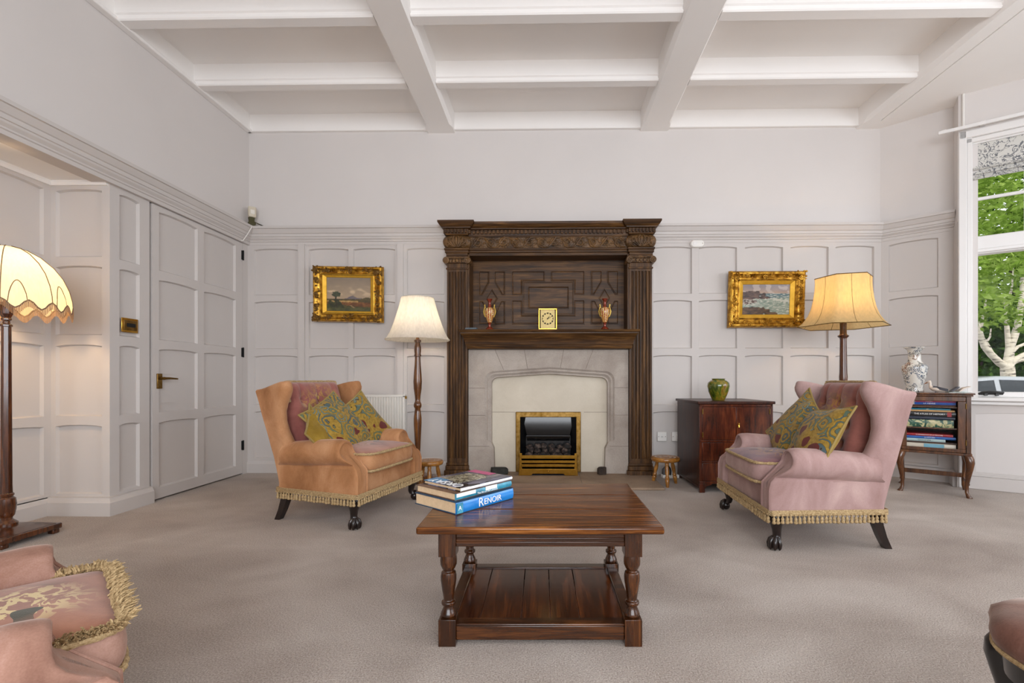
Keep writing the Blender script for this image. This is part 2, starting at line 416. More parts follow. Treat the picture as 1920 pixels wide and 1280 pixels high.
mb.box(XL-.038, XL+.0028, yd0, yd0+.004, .012, ZCOR0-.008); mb.box(XL-.038, XL+.0028, yd1-.004, yd1, .012, ZCOR0-.008); mb.box(XL-.038, XL+.002, yd0, yd1, .012, .02)
door = struct(mb.build('door_1', M_paint, smooth=20, fixn=False))
hy = y_on_left(297); hz = .866
h = MB().box(XL+.003, XL+.013, hy-.022, hy+.022, hz-.055, hz+.055).build('handle_plate', M_brass_old, door, bevel=.003)
MB().tube([(XL+.012, hy, hz+.02), (XL+.05, hy, hz+.02)], .011, 10).tube([(XL+.05, hy-.006, hz+.02), (XL+.052, hy+.03, hz+.021), (XL+.05, hy+.115, hz+.017)], [.010, .009, .006], 10).build('lever', M_brass_old, h)
MB().box(XL+.003, XL+.006, hy+.03, hy+.125, hz-.16, hz-.157).box(XL+.003, XL+.006, hy+.03, hy+.125, hz+.055, hz+.058).build('repair_line', M_paint, door)
for zc in (2.03, 1.13, .27):
    MB().box(XL+.002, XL+.009, yd1-.016, yd1+.016, zc-.042, zc+.042).tube([(XL+.011, yd1, zc-.045), (XL+.011, yd1, zc+.045)], .007, 8).build('hinge', M_dark, door, bevel=.001)
# skirting on the strip beside the door
struct(moulding([(XA, YF), (XA, YA), (XL, YA), (XL, y_on_left(280.5))], SK, -1).build('baseboard_left', M_paint, smooth=25))
xa = lambda px: at_y(px, 700, YA).x
root = MB(); wall_slab(root, (XA-.0, YF), (XA-.0, YA), 0, 2.25, .12); wall_slab(root, (XA, YA+.022), (XL-.02, YA+.022), 0, 2.25, .02)
root = struct(root.build('wall_alcove', M_plaster, smooth=0))
mb = panelling((0, YA, 0), (1, 0, 0), (0, -1, 0), (XA, XL, .03, 2.17), [(xa(104), xa(191))], ROWS)
ca = []
y1 = XA/ray(76)[0]*ray(76)[1]
for k in range(9): ca.append((y1-.47-.56*k, y1-.56*k))
panelling((XA+.022, 0, 0), U, N, (YF, YA, .03, 2.17), ca[::-1], ROWS, mb=mb).build('panelling', M_paint, root, smooth=20, fixn=False)
struct(moulding([(XA+.022, YF), (XA+.022, YA), (XL-.01, YA)], [(0, 2.135), (.012, 2.135), (.02, 2.15), (.02, 2.166), (0, 2.166)], -1).build('trim_alcove', M_ceil, smooth=25))
# soffit edge carrying the cornice across the alcove
struct(MB().box(XL-.1, XL-.0, YF, YA, 2.15, 2.3).build('trim_lintel', M_paint, smooth=0))
# ------------------------------------------------------------------ window wall: local x along the wall, y outwards
WR = atan2(WU.y, WU.x)
wroot = bpy.data.objects.new('wall_window', None); C.objects.link(wroot); wroot.location = (P6[0], P6[1], 0); wroot.rotation_euler = (0, 0, WR); struct(wroot)
L = 1.5; SIL, HEAD = .735, 2.885
MB().box(0, L, .0, .25, 0, SIL-.03).box(0, L, 0, .25, HEAD, ZB+.1).build('plaster', M_plaster, wroot, smooth=0)
panelling((0, -.004, 0), (1, 0, 0), (0, -1, 0), (.0, L, .03, SIL-.05), [(.105, .78), (.86, 1.42)], [(.135, .615)]).build('panelling', M_paint, wroot, smooth=20, fixn=False)
MB().box(-.012, L, -.026, .0, 0, .10).box(-.012, L, -.016, 0, .1, .118).build('skirting', M_paint, wroot, bevel=.004)
win = bpy.data.objects.new('window_1', None); C.objects.link(win); win.location = wroot.location; win.rotation_euler = wroot.rotation_euler; struct(win)
MB().box(-.002, .05, -.03, .2, .0, HEAD).box(.05, .085, -.018, .2, SIL, HEAD-.05).box(.0, L, -.03, .2, HEAD-.06, HEAD).box(.05, L, -.018, .2, HEAD-.1, HEAD-.06).box(L-.05, L, -.03, .2, SIL, HEAD).build('casing', M_white, win, bevel=.006)
MB().box(.045, L, -.05, .2, SIL-.03, SIL).box(.045, L, -.03, .0, SIL-.06, SIL-.03).build('window_sill', M_white, win, bevel=.008)
f = MB().box(.085, L-.05, .03, .11, 1.89, 2.035).box(.085, L-.05, .015, .03, 1.9, 1.93).box(.085, L-.05, .05, .1, SIL, SIL+.045).box(.085, .1, .05, .1, SIL, HEAD-.1).box(.085, L-.05, .05, .1, HEAD-.16, HEAD-.1).box(.74, .80, .03, .11, SIL, HEAD-.1)
f.build('window_frame', M_white, win, bevel=.006)
MB().box(.1, .74, .065, .085, 2.335, 2.36).box(.395, .42, .065, .085, 2.035, HEAD-.16).build('glazing_bar', M_white, win, bevel=.004)
MB().box(.8, L-.05, .065, .085, 2.335, 2.36).box(1.1, 1.125, .065, .085, 2.035, HEAD-.16).build('glazing_bar', M_white, win, bevel=.004)
M_glass = glass_mat('window_glass', (1, 1, 1), .012)
MB().box(.095, .745, .073, .077, SIL+.04, 1.9).build('pane', M_glass, win, smooth=0)
MB().box(.095, .745, .073, .077, 2.03, HEAD-.15).build('pane', M_glass, win, smooth=0)
MB().box(.79, L-.05, .073, .077, SIL+.04, 1.9).box(.79, L-.05, .073, .077, 2.03, HEAD-.15).build('pane', M_glass, win, smooth=0)
M_iron = plain('black_iron', (26, 25, 26), .4)
mb = MB(); zz = SIL+.034
mb.tube([(.125, .035, zz-.006), (.15, .03, zz+.004), (.19, .022, zz+.010), (.23, .022, zz+.008), (.26, .03, zz+.006), (.275, .035, zz+.004)], [.008, .011, .012, .011, .010, .007], 8)
mb.tube([(.13, .045, zz-.008), (.2, .035, zz-.004), (.272, .045, zz-.004)], .008, 8).box(.16, .18, .02, .055, zz-.02, zz+.006).box(.225, .245, .02, .055, zz-.02, zz+.006)
mb.build('window_latch', M_iron, win, bevel=.001)
# remaining bay: tall windows to the side, plus a rear one added for fill, never in the frame
root = MB(); wall_slab(root, P7, (XR, 2.7), 0, ZC, .12); wall_slab(root, (XR, 2.7), (XR, -1.4), 0, .75, .12); wall_slab(root, (XR, 2.7), (XR, -1.4), 2.9, ZC, .12); wall_slab(root, (XR, -1.4), (XR, YF), 0, ZC, .12)
struct(root.build('wall_bay', M_plaster, smooth=0))
root = MB().box(XR+.02, XR+.09, -1.4, 2.7, .75, .83).box(XR+.02, XR+.09, -1.4, 2.7, 2.82, 2.9).box(XR+.02, XR+.09, -1.4, 2.7, 1.9, 2.0)
for k in range(6): root.box(XR+.02, XR+.09, -1.4+.804*k, -1.32+.804*k, .75, 2.9)
struct(root.build('window_2', M_white, bevel=.005))
root = MB(); wall_slab(root, (XA, YF), (-1.6, YF), 0, ZC, .12, -1); wall_slab(root, (2.6, YF), (XR, YF), 0, ZC, .12, -1); wall_slab(root, (-1.6, YF), (2.6, YF), 0, .6, .12, -1); wall_slab(root, (-1.6, YF), (2.6, YF), 2.95, ZC, .12, -1)
struct(root.build('wall_front', M_plaster, smooth=0))
root = MB().box(-1.6, 2.6, YF-.09, YF-.02, .6, .68).box(-1.6, 2.6, YF-.09, YF-.02, 2.87, 2.95)
for k in range(6): root.box(-1.6+.824*k, -1.52+.824*k, YF-.09, YF-.02, .6, 2.95)
struct(root.build('window_rear_added', M_white, bevel=.005))  # invented rear window, added to carry the fill light
# ------------------------------------------------------------------ blind and curtain track
def blind_mat():
    m, nt, b = nodes_of('damask_linen')
    vec = coords(nt, (1, 1, 1)); w = noise_tex(nt, vec, 15, 2, .5, 2.0)
    l = math_n(nt, 'LESS_THAN', math_n(nt, 'ABSOLUTE', math_n(nt, 'SUBTRACT', w, .5)), .032)
    g = math_n(nt, 'GREATER_THAN', noise_tex(nt, vec, 22, 2, .5, 1.2), .66)
    nt.links.new(mixc(nt, math_n(nt, 'MAXIMUM', l, g), (208, 206, 200), (112, 114, 118)), b.inputs['Base Color']); b.inputs['Roughness'].default_value = .9
    return m
M_blind = blind_mat()
t = thing('roman_blind', 'cream roman blind with grey damask pattern drawn up at the top of the window', 'blind', (P6[0], P6[1], 0), WR)
prof = lambda z: 0
mb = MB(); prof = [(.012, 2.775), (.008, 2.65), (.0, 2.585), (-.022, 2.56), (.0, 2.57), (.004, 2.56), (-.004, 2.53), (-.02, 2.522), (.0, 2.53), (.003, 2.52), (-.006, 2.495), (-.02, 2.483), (.0, 2.488), (.02, 2.5), (.02, 2.775)]
mb.loft([[V((x, y+.004, z)) for y, z in prof] for x in (.092, .3, .5, .73)]); mb.build('blind_cloth', M_blind, t, smooth=30)
MB().box(.088, .735, .0, .03, 2.775, 2.79).build('head_rail', M_white, t, bevel=.002)
t = thing('curtain_track', 'thin white curtain track running over the top of the window casing', 'curtain track', (P6[0], P6[1], 0), WR)
MB().box(-.13, L-.1, -.062, -.044, 2.895, 2.922).build('rail', M_white, t, bevel=.003)
for x in (-.11, .13, .7): MB().box(x, x+.03, -.05, .0 if x > 0 else -.044, 2.9, 2.93).build('bracket', M_white, t, bevel=.002)
t = tag(MB().tube([(P6[0]+WU.x*.03+WN.x*.012, P6[1]+WU.y*.03+WN.y*.012, 2.925), (P6[0]+WU.x*.03+WN.x*.012, P6[1]+WU.y*.03+WN.y*.012, 3.198)], .009, 8).build('conduit', M_plastic), 'slim white cable conduit rising from the window corner to the ceiling', 'conduit')
# ------------------------------------------------------------------ carved oak overmantel
M_oak = wood('dark_oak', (30, 17, 7), (72, 46, 20), (118, 82, 42), 2, 2.2, 14, .45, 0, spec=.3)
M_oakh = wood('dark_oak_across', (30, 17, 7), (72, 46, 20), (118, 82, 42), 0, 2.2, 14, .45, 0, spec=.3)
def carved():
    m, nt, b = nodes_of('carved_oak')
    vec = coords(nt); f = noise_tex(nt, vec, 14, 5); g = noise_tex(nt, vec, 34, 2, .5, 2.2)
    nt.links.new(ramp(nt, f, [(.3, (50, 32, 15)), (.7, (118, 84, 44))]), b.inputs['Base Color']); b.inputs['Roughness'].default_value = .45
    bump(nt, b, g, .7, .012); return m
M_carv = carved()
FP = thing('oak_overmantel', 'tall dark carved oak chimneypiece with fluted pilasters and a panelled niche', 'fireplace surround', (0, YB, 0))
D = lambda y: -y                                    # depth from the wall, towards the room
NB = .085
PX = ((-.935, -.748), (.724, .928))
def pil(x0, x1):
    w = x1-x0; yf = -.135; pts = []
    nfl = 6; e = .012; fw = (w-2*e)/nfl
    for k in range(nfl):
        a = x0+e+k*fw+.005; b = a+fw-.010
        for t in range(6):
            an = pi*t/5; pts.append(((a+b)/2-(b-a)/2*cos(an), yf+.014*sin(an)))
    pts = [(x0, -.02), (x0, yf)]+pts+[(x1, yf), (x1, -.02)]
    mb = MB()
    fl = [[V((x, y, z)) for x, y in pts] for z in (.16, 1.862)]
    mb.loft(fl)
    mb.box(x0, x1, yf+.001, -.02, .12, .16).box(x0, x1, yf+.001, -.02, 1.86, 1.885)
    return mb.build('pilaster', M_oak, FP, smooth=50)
def scroll(cx, cz, r, turns, ph, sgn, y, thick=.007, n=26):
    return [V((cx+sgn*(r*(1-.82*k/n))*cos(ph+turns*2*pi*k/n), y, cz+(r*(1-.82*k/n))*sin(ph+turns*2*pi*k/n))) for k in range(n+1)]
for x0, x1 in PX:
    pil(x0, x1); xm = (x0+x1)/2; hw = (x1-x0)/2
    il, ir = (.022, .0) if x0 < 0 else (.0, .022)
    mb = MB().box(x0-.022, x1+.022, -.165, -.103, 0, .055).box(x0-il, x1+ir, -.104, -.01, 0, .055).box(x0-.012, x1+.012, -.153, -.103, .055, .095).box(x0-il*.5, x1+ir*.5, -.104, -.01, .055, .095)
    mb.box(x0-.006, x1+.006, -.146, -.103, .095, .122).build('plinth', M_oak, FP, bevel=.006)
    # capital with volutes
    mb = MB().box(x0-.008, x1+.008, -.145, -.01, 1.882, 1.896).box(x0, x1, -.136, -.01, 1.896, 1.937).box(x0-.004, x1+.004, -.148, -.01, 1.937, 1.982).box(x0-.006, x1+.006, -.15, -.01, 1.99, 2.003)
    cap = mb.build('capital', M_oak, FP, bevel=.003)
    v = MB()
    for sg in (-1, 1):
        c = (xm+sg*(hw+.004), 1.96)
        v.tube([(c[0], -.165, c[1]), (c[0], -.03, c[1])], .030, 16)
        v.tube(scroll(c[0], c[1], .027, 1.6, pi/2, -sg, -.166), .004, 6)
    v.tube([(x0-.0, -.155, 1.984), (x1+.0, -.155, 1.984)], .008, 8)
    for k in range(5):
        v.sphere((x0+.035+k*(x1-x0-.07)/4, -.150, 1.958), .015, 10, 6, (1, .6, 1.1))
    v.build('volute', M_carv, cap)
    # entablature block over the pilaster
    MB().box(x0-.004, x1+.004, -.15, -.01, 2.003, 2.028).box(x0-.014, x1+.014, -.16, -.01, 2.028, 2.052).box(x0-.02, x1+.02, -.17, -.01, 2.052, 2.07).build('architrave_block', M_oakh, FP, bevel=.003)
    mb = MB(); rings = []
    for k in range(9):
        t = k/8; bul = .026*sin(pi*t)**.7
        a0, a1, yf = x0-.006-bul, x1+.006+bul, -.15-bul*1.1
        n = 8; ring = [V((a0, -.02, 2.07+.118*t))]+[V((a0+(a1-a0)*i/n, yf+.022*abs(2*i/n-1)**4, 2.07+.118*t)) for i in range(n+1)]+[V((a1, -.02, 2.07+.118*t))]
        rings.append(ring)
    blk = mb.loft(rings).build('carved_cushion', M_carv, FP, smooth=60)
    lf = MB()
    for sg in (-1, 1):
        for q in range(3):
            cx = xm+sg*(.022+.028*q); top = 2.175-.012*q
            lf.tube([V((xm+sg*.006+sg*.006*q, -.178, 2.076)), V((cx+sg*.004, -.186, 2.115)), V((cx+sg*.006, -.186, 2.15)), V((cx-sg*.006, -.181, top)), V((cx-sg*.013, -.181, top-.014))], [.004, .007, .007, .006, .004], 7)
        lf.tube(scroll(xm+sg*.075, 2.10, .02, 1.3, -pi/2, sg, -.178), .005, 6)
    lf.sphere((xm, -.18, 2.13), .016, 10, 8, (.8, .5, 2.2))
    lf.build('acanthus_carving', M_carv, blk)
# middle run of the entablature
xa0, xa1 = PX[0][1]+.004, PX[1][0]-.004
MB().box(xa0, xa1, -.105, NB, 2.012, 2.04).box(xa0, xa1, -.115, 0, 2.04, 2.06).box(xa0, xa1, -.122, 0, 2.06, 2.073).build('architrave', M_oakh, FP, bevel=.003)
fr = MB().box(xa0, xa1, -.108, 0, 2.07, 2.192).build('frieze', M_carv, FP)
v = MB(); n = 12; pitch = (xa1-xa0-.06)/n
for k in range(n):
    cx = xa0+.03+pitch*(k+.5); sg = 1 if k % 2 == 0 else -1; zc = 2.131
    v.tube(scroll(cx, zc, .040, 1.55, pi*.5*sg, sg, -.117, n=30), [.0095*(1-.5*i/30) for i in range(31)], 6)
    v.tube([V((cx-sg*.0-pitch*.5, -.112, zc-sg*.044)), V((cx-pitch*.3, -.115, zc-sg*.018)), V((cx+pitch*.1, -.115, zc+sg*.046)), V((cx+pitch*.5, -.112, zc+sg*.044))], [.005, .012, .012, .005], 6)
    for q in range(3): v.sphere((cx+pitch*(.5-.16*q), -.110, zc+sg*(-.005-.018*q)), .011, 8, 6, (1.2, .5, .8))
    v.sphere((cx, -.112, zc), .010, 8, 6, (1, .6, 1))
v.build('scroll_carving', M_carv, fr)
MB().box(xa0, xa1, -.112, 0, 2.06, 2.084).box(xa0, xa1, -.118, 0, 2.180, 2.196).build('frieze_bead', M_oakh, FP, bevel=.003)
# crown: broken forward over the pilasters
def crown(x0, x1, y, full=True):
    prof = [(0, 2.192), (y+.006, 2.192), (y+.010, 2.204), (y+.010, 2.242), (y+.034, 2.246), (y+.036, 2.254), (y+.05, 2.262), (y+.066, 2.282), (y+.07, 2.292), (y+.07, 2.304), (0, 2.304)]
    if full: return moulding([(x0, 0), (x0, -.001), (x1, -.001), (x1, 0)], prof, -1)
    return MB().loft([[V((x, -o, z)) for o, z in prof] for x in (x0, x1)])
crown(xa0-.05, xa1+.05, .108, False).build('crown_moulding', M_oakh, FP, smooth=30)
def crown_block(x0, x1):
    y = .15; mb = MB(); rings = []
    for o, z in [(.004, 2.19), (.010, 2.2), (.012, 2.242), (.034, 2.246), (.036, 2.256), (.05, 2.262), (.066, 2.284), (.07, 2.292), (.07, 2.306)]:
        rings.append([V((x0-o, -.005, z)), V((x0-o, -(y+o), z)), V((x1+o, -(y+o), z)), V((x1+o, -.005, z))])
    return mb.loft(rings).build('crown_block', M_oakh, FP, smooth=25)
for x0, x1 in PX:
    d = MB()
    crown_block(x0, x1)
    k = x0-.012
    while k < x1+.004:
        d.box(k, k+.016, -.182, -.15, 2.206, 2.238); k += .0305
    for q in range(5):
        for sx in (x0-.030, x1+.010): d.box(sx, sx+.02, -.15+.03*q, -.134+.03*q, 2.206, 2.238)
    d.box(x0+.002, x1-.002, -.152, -.149, 2.206, 2.238).build('dentil_moulding', M_oakh, FP, bevel=.0015, seg=1)
d = MB().box(xa0+.045, xa1-.05, -.1185, -.117, 2.206, 2.238); k = xa0+.045
while k < xa1-.05:
    d.box(k, k+.019, -.138, -.1, 2.206, 2.238); k += .0365
d.build('dentil_moulding', M_oakh, FP, bevel=.0015, seg=1)
# niche: back board, cheeks, soffit
MB().box(xa0-.02, xa1+.02, NB, NB+.02, 1.28, 2.03).build('niche_back', M_oakh, FP)
MB().box(xa0-.015, xa0+.012, -.125, NB, 1.3, 2.02).build('niche_cheek', M_oak, FP)
MB().box(xa1-.012, xa1+.015, -.125, NB, 1.3, 2.02).build('niche_cheek', M_oak, FP)
def ring(mb, poly, w=.017, h=.012, y=NB):
    """bolection moulding round a field of the niche"""
    def inset(o):
        n = len(poly); out = []
        area = sum(poly[i][0]*poly[(i+1) % n][1]-poly[(i+1) % n][0]*poly[i][1] for i in range(n)); sg = 1 if area > 0 else -1
        for i in range(n):
            p, q, r_ = V(poly[i-1]), V(poly[i]), V(poly[(i+1) % n])
            d0 = (q-p).normalized(); d1 = (r_-q).normalized()
            n0 = V((-d0.y, d0.x))*sg; n1 = V((-d1.y, d1.x))*sg; m = (n0+n1).normalized(); m = m/max(.35, m.dot(n0))
            out.append(q+m*o)
        return out
    rings = []
    for o, hh in ((0, 0), (.002, h), (.006, h), (w*.7, .003), (w, .002), (w+.001, 0)):
        rings.append([V((p.x, y-hh, p.y)) for p in inset(o)])
    n = len(poly); vs = [p for r_ in rings for p in r_]; fs = []
    for k in range(len(rings)-1):
        for i in range(n):
            j = (i+1) % n; fs.append((k*n+i, k*n+j, (k+1)*n+j, (k+1)*n+i))
    mb.add(vs, fs)
zy = lambda y: CAMH+(HY-(380+y/3.764))/(FPX/YB+NB)
zx = lambda x: at_y(780+x/3.764, 700, YB+NB).x
def P(*pts): return [(zx(x), zy(y)) for x, y in pts]
mb = MB()
ring(mb, P((790, 738), (1080, 738), (1080, 577), (790, 577)), .02)
ring(mb, P((755, 780), (1112, 780), (1112, 543), (755, 543)), .010, .008)
ring(mb, P((677, 638), (752, 638), (752, 540), (910, 540), (910, 467), (677, 467)))
ring(mb, P((1190, 638), (1190, 467), (952, 467), (952, 540), (1114, 540), (1114, 638)))
ring(mb, P((677, 850), (1190, 850), (1190, 676), (1114, 676), (1114, 782), (752, 782), (752, 676), (677, 676)))
for a, m_, b in ((445, 537, 630), (1234, 1330, 1428)):
    ring(mb, P((a, 640), (a+25, 640), (m_-18, 548), (m_-18, 467), (a, 467)))
    ring(mb, P((b, 640), (b, 467), (m_+18, 467), (m_+18, 548), (b-25, 640)))
    ring(mb, P((a, 850), (m_-18, 850), (m_-18, 780), (a+30, 680), (a, 680)))
    ring(mb, P((b, 850), (b, 680), (b-30, 680), (m_+18, 780), (m_+18, 850)))
    ring(mb, P((m_, 735), (m_+42, 662), (m_, 590), (m_-42, 662)), .015)
mb.build('niche_panelling', M_oakh, FP, smooth=20)
# mantel shelf
mb = MB(); rings = []
for o, z in [(0, 1.155), (.012, 1.158), (.02, 1.172), (.024, 1.19), (.03, 1.196), (.036, 1.225), (.052, 1.26), (.074, 1.284), (.08, 1.29), (.08, 1.3), (.092, 1.304), (.098, 1.318), (.094, 1.324)]:
    hw = .737+o*.72; y = .15+o
    rings.append([V((-hw-.002, -.02, z)), V((-hw-.002, -y, z)), V((hw-.008, -y, z)), V((hw-.008, -.02, z))])
mb.loft(rings).build('mantel_shelf', M_oakh, FP, smooth=30)
MB().box(xa0, xa1, -.13, NB, 1.16, 1.3).build('shelf_board', M_oakh, FP)
# ------------------------------------------------------------------ stone arch, infill, hearth
def stone(name, a, b, sc=3):
    m, nt, bb = nodes_of(name)
    vec = coords(nt); f = noise_tex(nt, vec, sc, 6, .6, .4); g = noise_tex(nt, vec, 90, 3)
    mix = math_n(nt, 'ADD', math_n(nt, 'MULTIPLY', f, .8), math_n(nt, 'MULTIPLY', g, .2))
    nt.links.new(ramp(nt, mix, [(.32, a), (.66, b)]), bb.inputs['Base Color']); bb.inputs['Roughness'].default_value = .85
    bump(nt, bb, mix, .3, .008); return m
M_stone = stone('worn_limestone', (142, 130, 120), (184, 174, 164)); M_cream = stone('cream_limestone', (200, 190, 172), (216, 207, 190)); M_hearth = stone('hearth_stone', (120, 100, 82), (158, 136, 114))
M_joint = plain('mortar', (120, 108, 98), .9)
SS = thing('stone_arch', 'pale grey stone fire surround with a flattened pointed arch inside the oak', 'fireplace surround', (0, YB, 0))
xo0, xo1, zo1 = -.744, .720, 1.153
def arch(hw, zs, za, r, n=8):
    """half width, shoulder height, apex height: points from bottom left over to bottom right"""
    pts = [(-hw, 0.0), (-hw, zs-r*1.0)]
    for k in range(1, n+1):
        a = pi-(pi/2-.13)*k/n; pts.append((-hw+r+r*cos(a), zs-r+r*sin(a)))
    pts.append((-hw*.33, za-(za-pts[-1][1])*.36)); pts.append((0, za))
    return pts+[(-x, z) for x, z in pts[:-1][::-1]]
o0 = arch(.595, .955, .992, .085); K = len(o0)
rim = []
for x, z in o0:
    pass
def outer_match(pts):
    out = []
    for i, (x, z) in enumerate(pts):
        if i == 0: out.append((xo0, 0))
        elif i == len(pts)-1: out.append((xo1, 0))
        elif z < .86: out.append((xo0 if x < 0 else xo1, z))
        else:
            t = (x+.595)/1.19; out.append((xo0+(xo1-xo0)*min(1, max(0, t)), zo1))
    return out
i1 = arch(.578, .940, .975, .08); i2 = arch(.566, .928, .962, .075); i3 = arch(.545, .912, .945, .07); i4 = arch(.535, .9, .932, .066)
yS = -.10
lay = [(outer_match(o0), yS), (o0, yS), (i1, yS+.014), (i2, yS+.010), (i3, yS+.026), (i4, yS+.024), (i4, -.012)]
mb = MB()
mb.loft([[V((x, y, z)) for x, z in pts] for pts, y in lay], closed=False, cap0=False, cap1=False)
mb.box(xo0, xo0+.01, yS+.0005, -.002, 0, zo1).box(xo1-.01, xo1, yS+.0005, -.002, 0, zo1).box(xo0, xo1, yS+.0005, -.002, zo1-.01, zo1)
stn = mb.build('arch_block', M_stone, SS, smooth=25, fixn=False)
for sx in (-1, 1):      # stops where the moulding dies into a plain splayed foot
    q = [(.60, 0), (.505, 0), (.512, .25), (.54, .31), (.60, .33)]
    MB().loft([[V((sx*x, y, z)) for x, z in q] for y in (yS-.001, -.012)]).build('splayed_foot', M_stone, SS, smooth=20)
mb = MB()
jl = lambda x0, z0, x1, z1: MB().tube([(x0, yS-.0005, z0), (x1, yS-.0005, z1)], .0016, 5).build('joint', M_joint, SS)
for z in (.265, .55, .80): jl(xo0, z, -.59 if z > .3 else -.55, z); jl(.59 if z > .3 else .55, z+.004, xo1, z+.004)
jl(-.23, zo1, -.20, .975); jl(.13, zo1, .10, .985); jl(.40, zo1, .33, .975); jl(-.50, zo1, -.42, .965)
MB().box(-.56, .56, -.022, -.002, 0, .99).build('infill_slab', M_cream, SS)
mb = MB().tube([(-.54, -.022, .575), (-.32, -.022, .575)], .0015, 5).build('joint', M_joint, SS)
mb = MB().tube([(.32, -.022, .575), (.54, -.022, .575)], .0015, 5).build('joint', M_joint, SS)
HT = tag(MB().loft([[V(p) for p in ((-.935, 3.70, z), (.915, 3.73, z), (.915, YB-.17, z), (.73, YB-.17, z), (.73, YB-.01, z), (-.745, YB-.01, z), (-.745, YB-.17, z), (-.935, YB-.17, z))] for z in (0, .020)]).build('hearth_slab', M_hearth, bevel=.006), 'low brown stone hearth slab laid in the carpet before the fire', 'hearth')
tag_j = MB().tube([(.27, 3.715, .0205), (.27, YB-.1, .0205)], .0018, 5).tube([(-.41, 3.71, .0205), (-.41, YB-.1, .0205)], .0015, 5).build('joint', M_joint, HT)
# ------------------------------------------------------------------ gas fire
M_black = plain('black_enamel', (14, 14, 15), .22, spec=.6)
def coalmat():
    m, nt, b = nodes_of('coal'); f = noise_tex(nt, coords(nt), 28, 4)
    nt.links.new(ramp(nt, f, [(.38, (16, 13, 12)), (.52, (44, 33, 28)), (.66, (92, 76, 66))]), b.inputs['Base Color']); b.inputs['Roughness'].default_value = .8
    bump(nt, b, f, .6, .02); return m
M_coal = coalmat()
GF = thing('gas_fire', 'brass framed coal effect gas fire set in the stone arch', 'fire', (0, YB-.022, 0))
fx0, fx1, fz1 = -.314, .291, .578
MB().prism([(fx0, .02), (fx0, fz1), (fx1, fz1), (fx1, .02), (fx1-.046, .02), (fx1-.046, fz1-.05), (fx0+.046, fz1-.05), (fx0+.046, .02)], -.022, 0).build('trim_frame', M_brass_old, GF, bevel=.005)
bx0, bx1, bz1 = fx0+.046, fx1-.046, fz1-.05
mb = MB(); mb.box(bx0, bx1, -.012, -.008, .02, bz1)
n = 10
def fb(u, v):      # curved fire back with a sloping hood
    x = bx0+.03+(bx1-bx0-.06)*u; z = .03+(bz1-.05)*v
    return V((x, -.006-.05*(abs(2*u-1)**3)-.02*max(0, v-.55), z))
mb.build('firebox', M_black, GF)
mb = MB()
for x0, x1 in ((bx0, bx0+.05), (bx1-.05, bx1)): mb.loft([[V((x0, -.012, .02)), V((x1, -.012, .02)), V((x1, -.013, bz1)), V((x0, -.013, bz1))], [V((x0 if x0 == bx0 else x1, -.1, .02)), V((x0+.002 if x0 == bx0 else x1-.002, -.1, .02)), V((x0+.002 if x0 == bx0 else x1-.002, -.05, bz1)), V((x0 if x0 == bx0 else x1, -.05, bz1))]], cap0=False, cap1=False)
mb.loft([[V((bx0+.06, -.014, .31)), V((bx1-.06, -.014, .31)), V((bx1-.06, -.04, .36)), V((bx0+.06, -.04, .36))], [V((bx0+.02, -.014, .52)), V((bx1-.02, -.014, .52)), V((bx1-.02, -.016, .528)), V((bx0+.02, -.016, .528))]])
mb.tube([(bx0+.055, -.045, .358), (bx1-.055, -.045, .358)], .006, 8)
mb.build('hood', M_black, GF, smooth=60)
MB().box(bx0+.02, bx1-.02, -.17, -.012, .02, .17).build('coal_tray', M_black, GF)
random.seed(11)
def coal(c, r):
    mb = MB(); mb.sphere(c, r, 9, 7, (random.uniform(.95, 1.25), random.uniform(.8, 1), random.uniform(.75, .95)))
    sd = random.uniform(0, 90)
    mb.v = [V(c)+(p-V(c))*(1+.38*noise.noise((p-V(c))*(1.3/r)*.9+V((sd, 0, 0)))) for p in mb.v]
    return mb
for row, (zz, yy, cnt, off) in enumerate(((.192, -.14, 7, 0), (.235, -.105, 6, .02), (.268, -.065, 6, 0), (.20, -.08, 6, .01))):
    for k in range(cnt):
        x = bx0+.085+off+(bx1-bx0-.17-2*off)*k/(cnt-1)
        coal((x+random.uniform(-.008, .008), yy+random.uniform(-.01, .01), zz+random.uniform(-.008, .008)), random.uniform(.026, .034)).build('coal', M_coal, GF, smooth=30)
fr = MB()
for sx, x in ((-1, fx0+.056), (1, fx1-.056)):
    rr = [(.02, .018), (.06, .017), (.10, .013), (.15, .009), (.185, .0085), (.205, .013), (.22, .013)]
    fr.loft([[V((x-w, -.19, z)), V((x+w, -.19, z)), V((x+w, -.165, z)), V((x-w, -.165, z))] for z, w in rr])
fr.box(fx0+.06, fx1-.06, -.192, -.172, .172, .202).box(fx0+.06, fx1-.06, -.19, -.176, .132, .156).box(fx0+.06, fx1-.06, -.19, -.176, .098, .122)
a0, a1 = fx0+.06, fx1-.06
fr.prism([(a0, .022), (a0, .082), (a1, .082), (a1, .022), (a1-.09, .022), (a1-.105, .038), (a0+.105, .038), (a0+.09, .022)], -.192, -.178)
fb_ = fr.build('fret', M_brass, GF, bevel=.003)
MB().sphere((-.012, -.196, .06), .009, 10, 8).build('fret_knob', M_brass, fb_)
MB().box(a0, a1, -.17, -.165, .03, .17).build('fret_backing', M_black, GF)
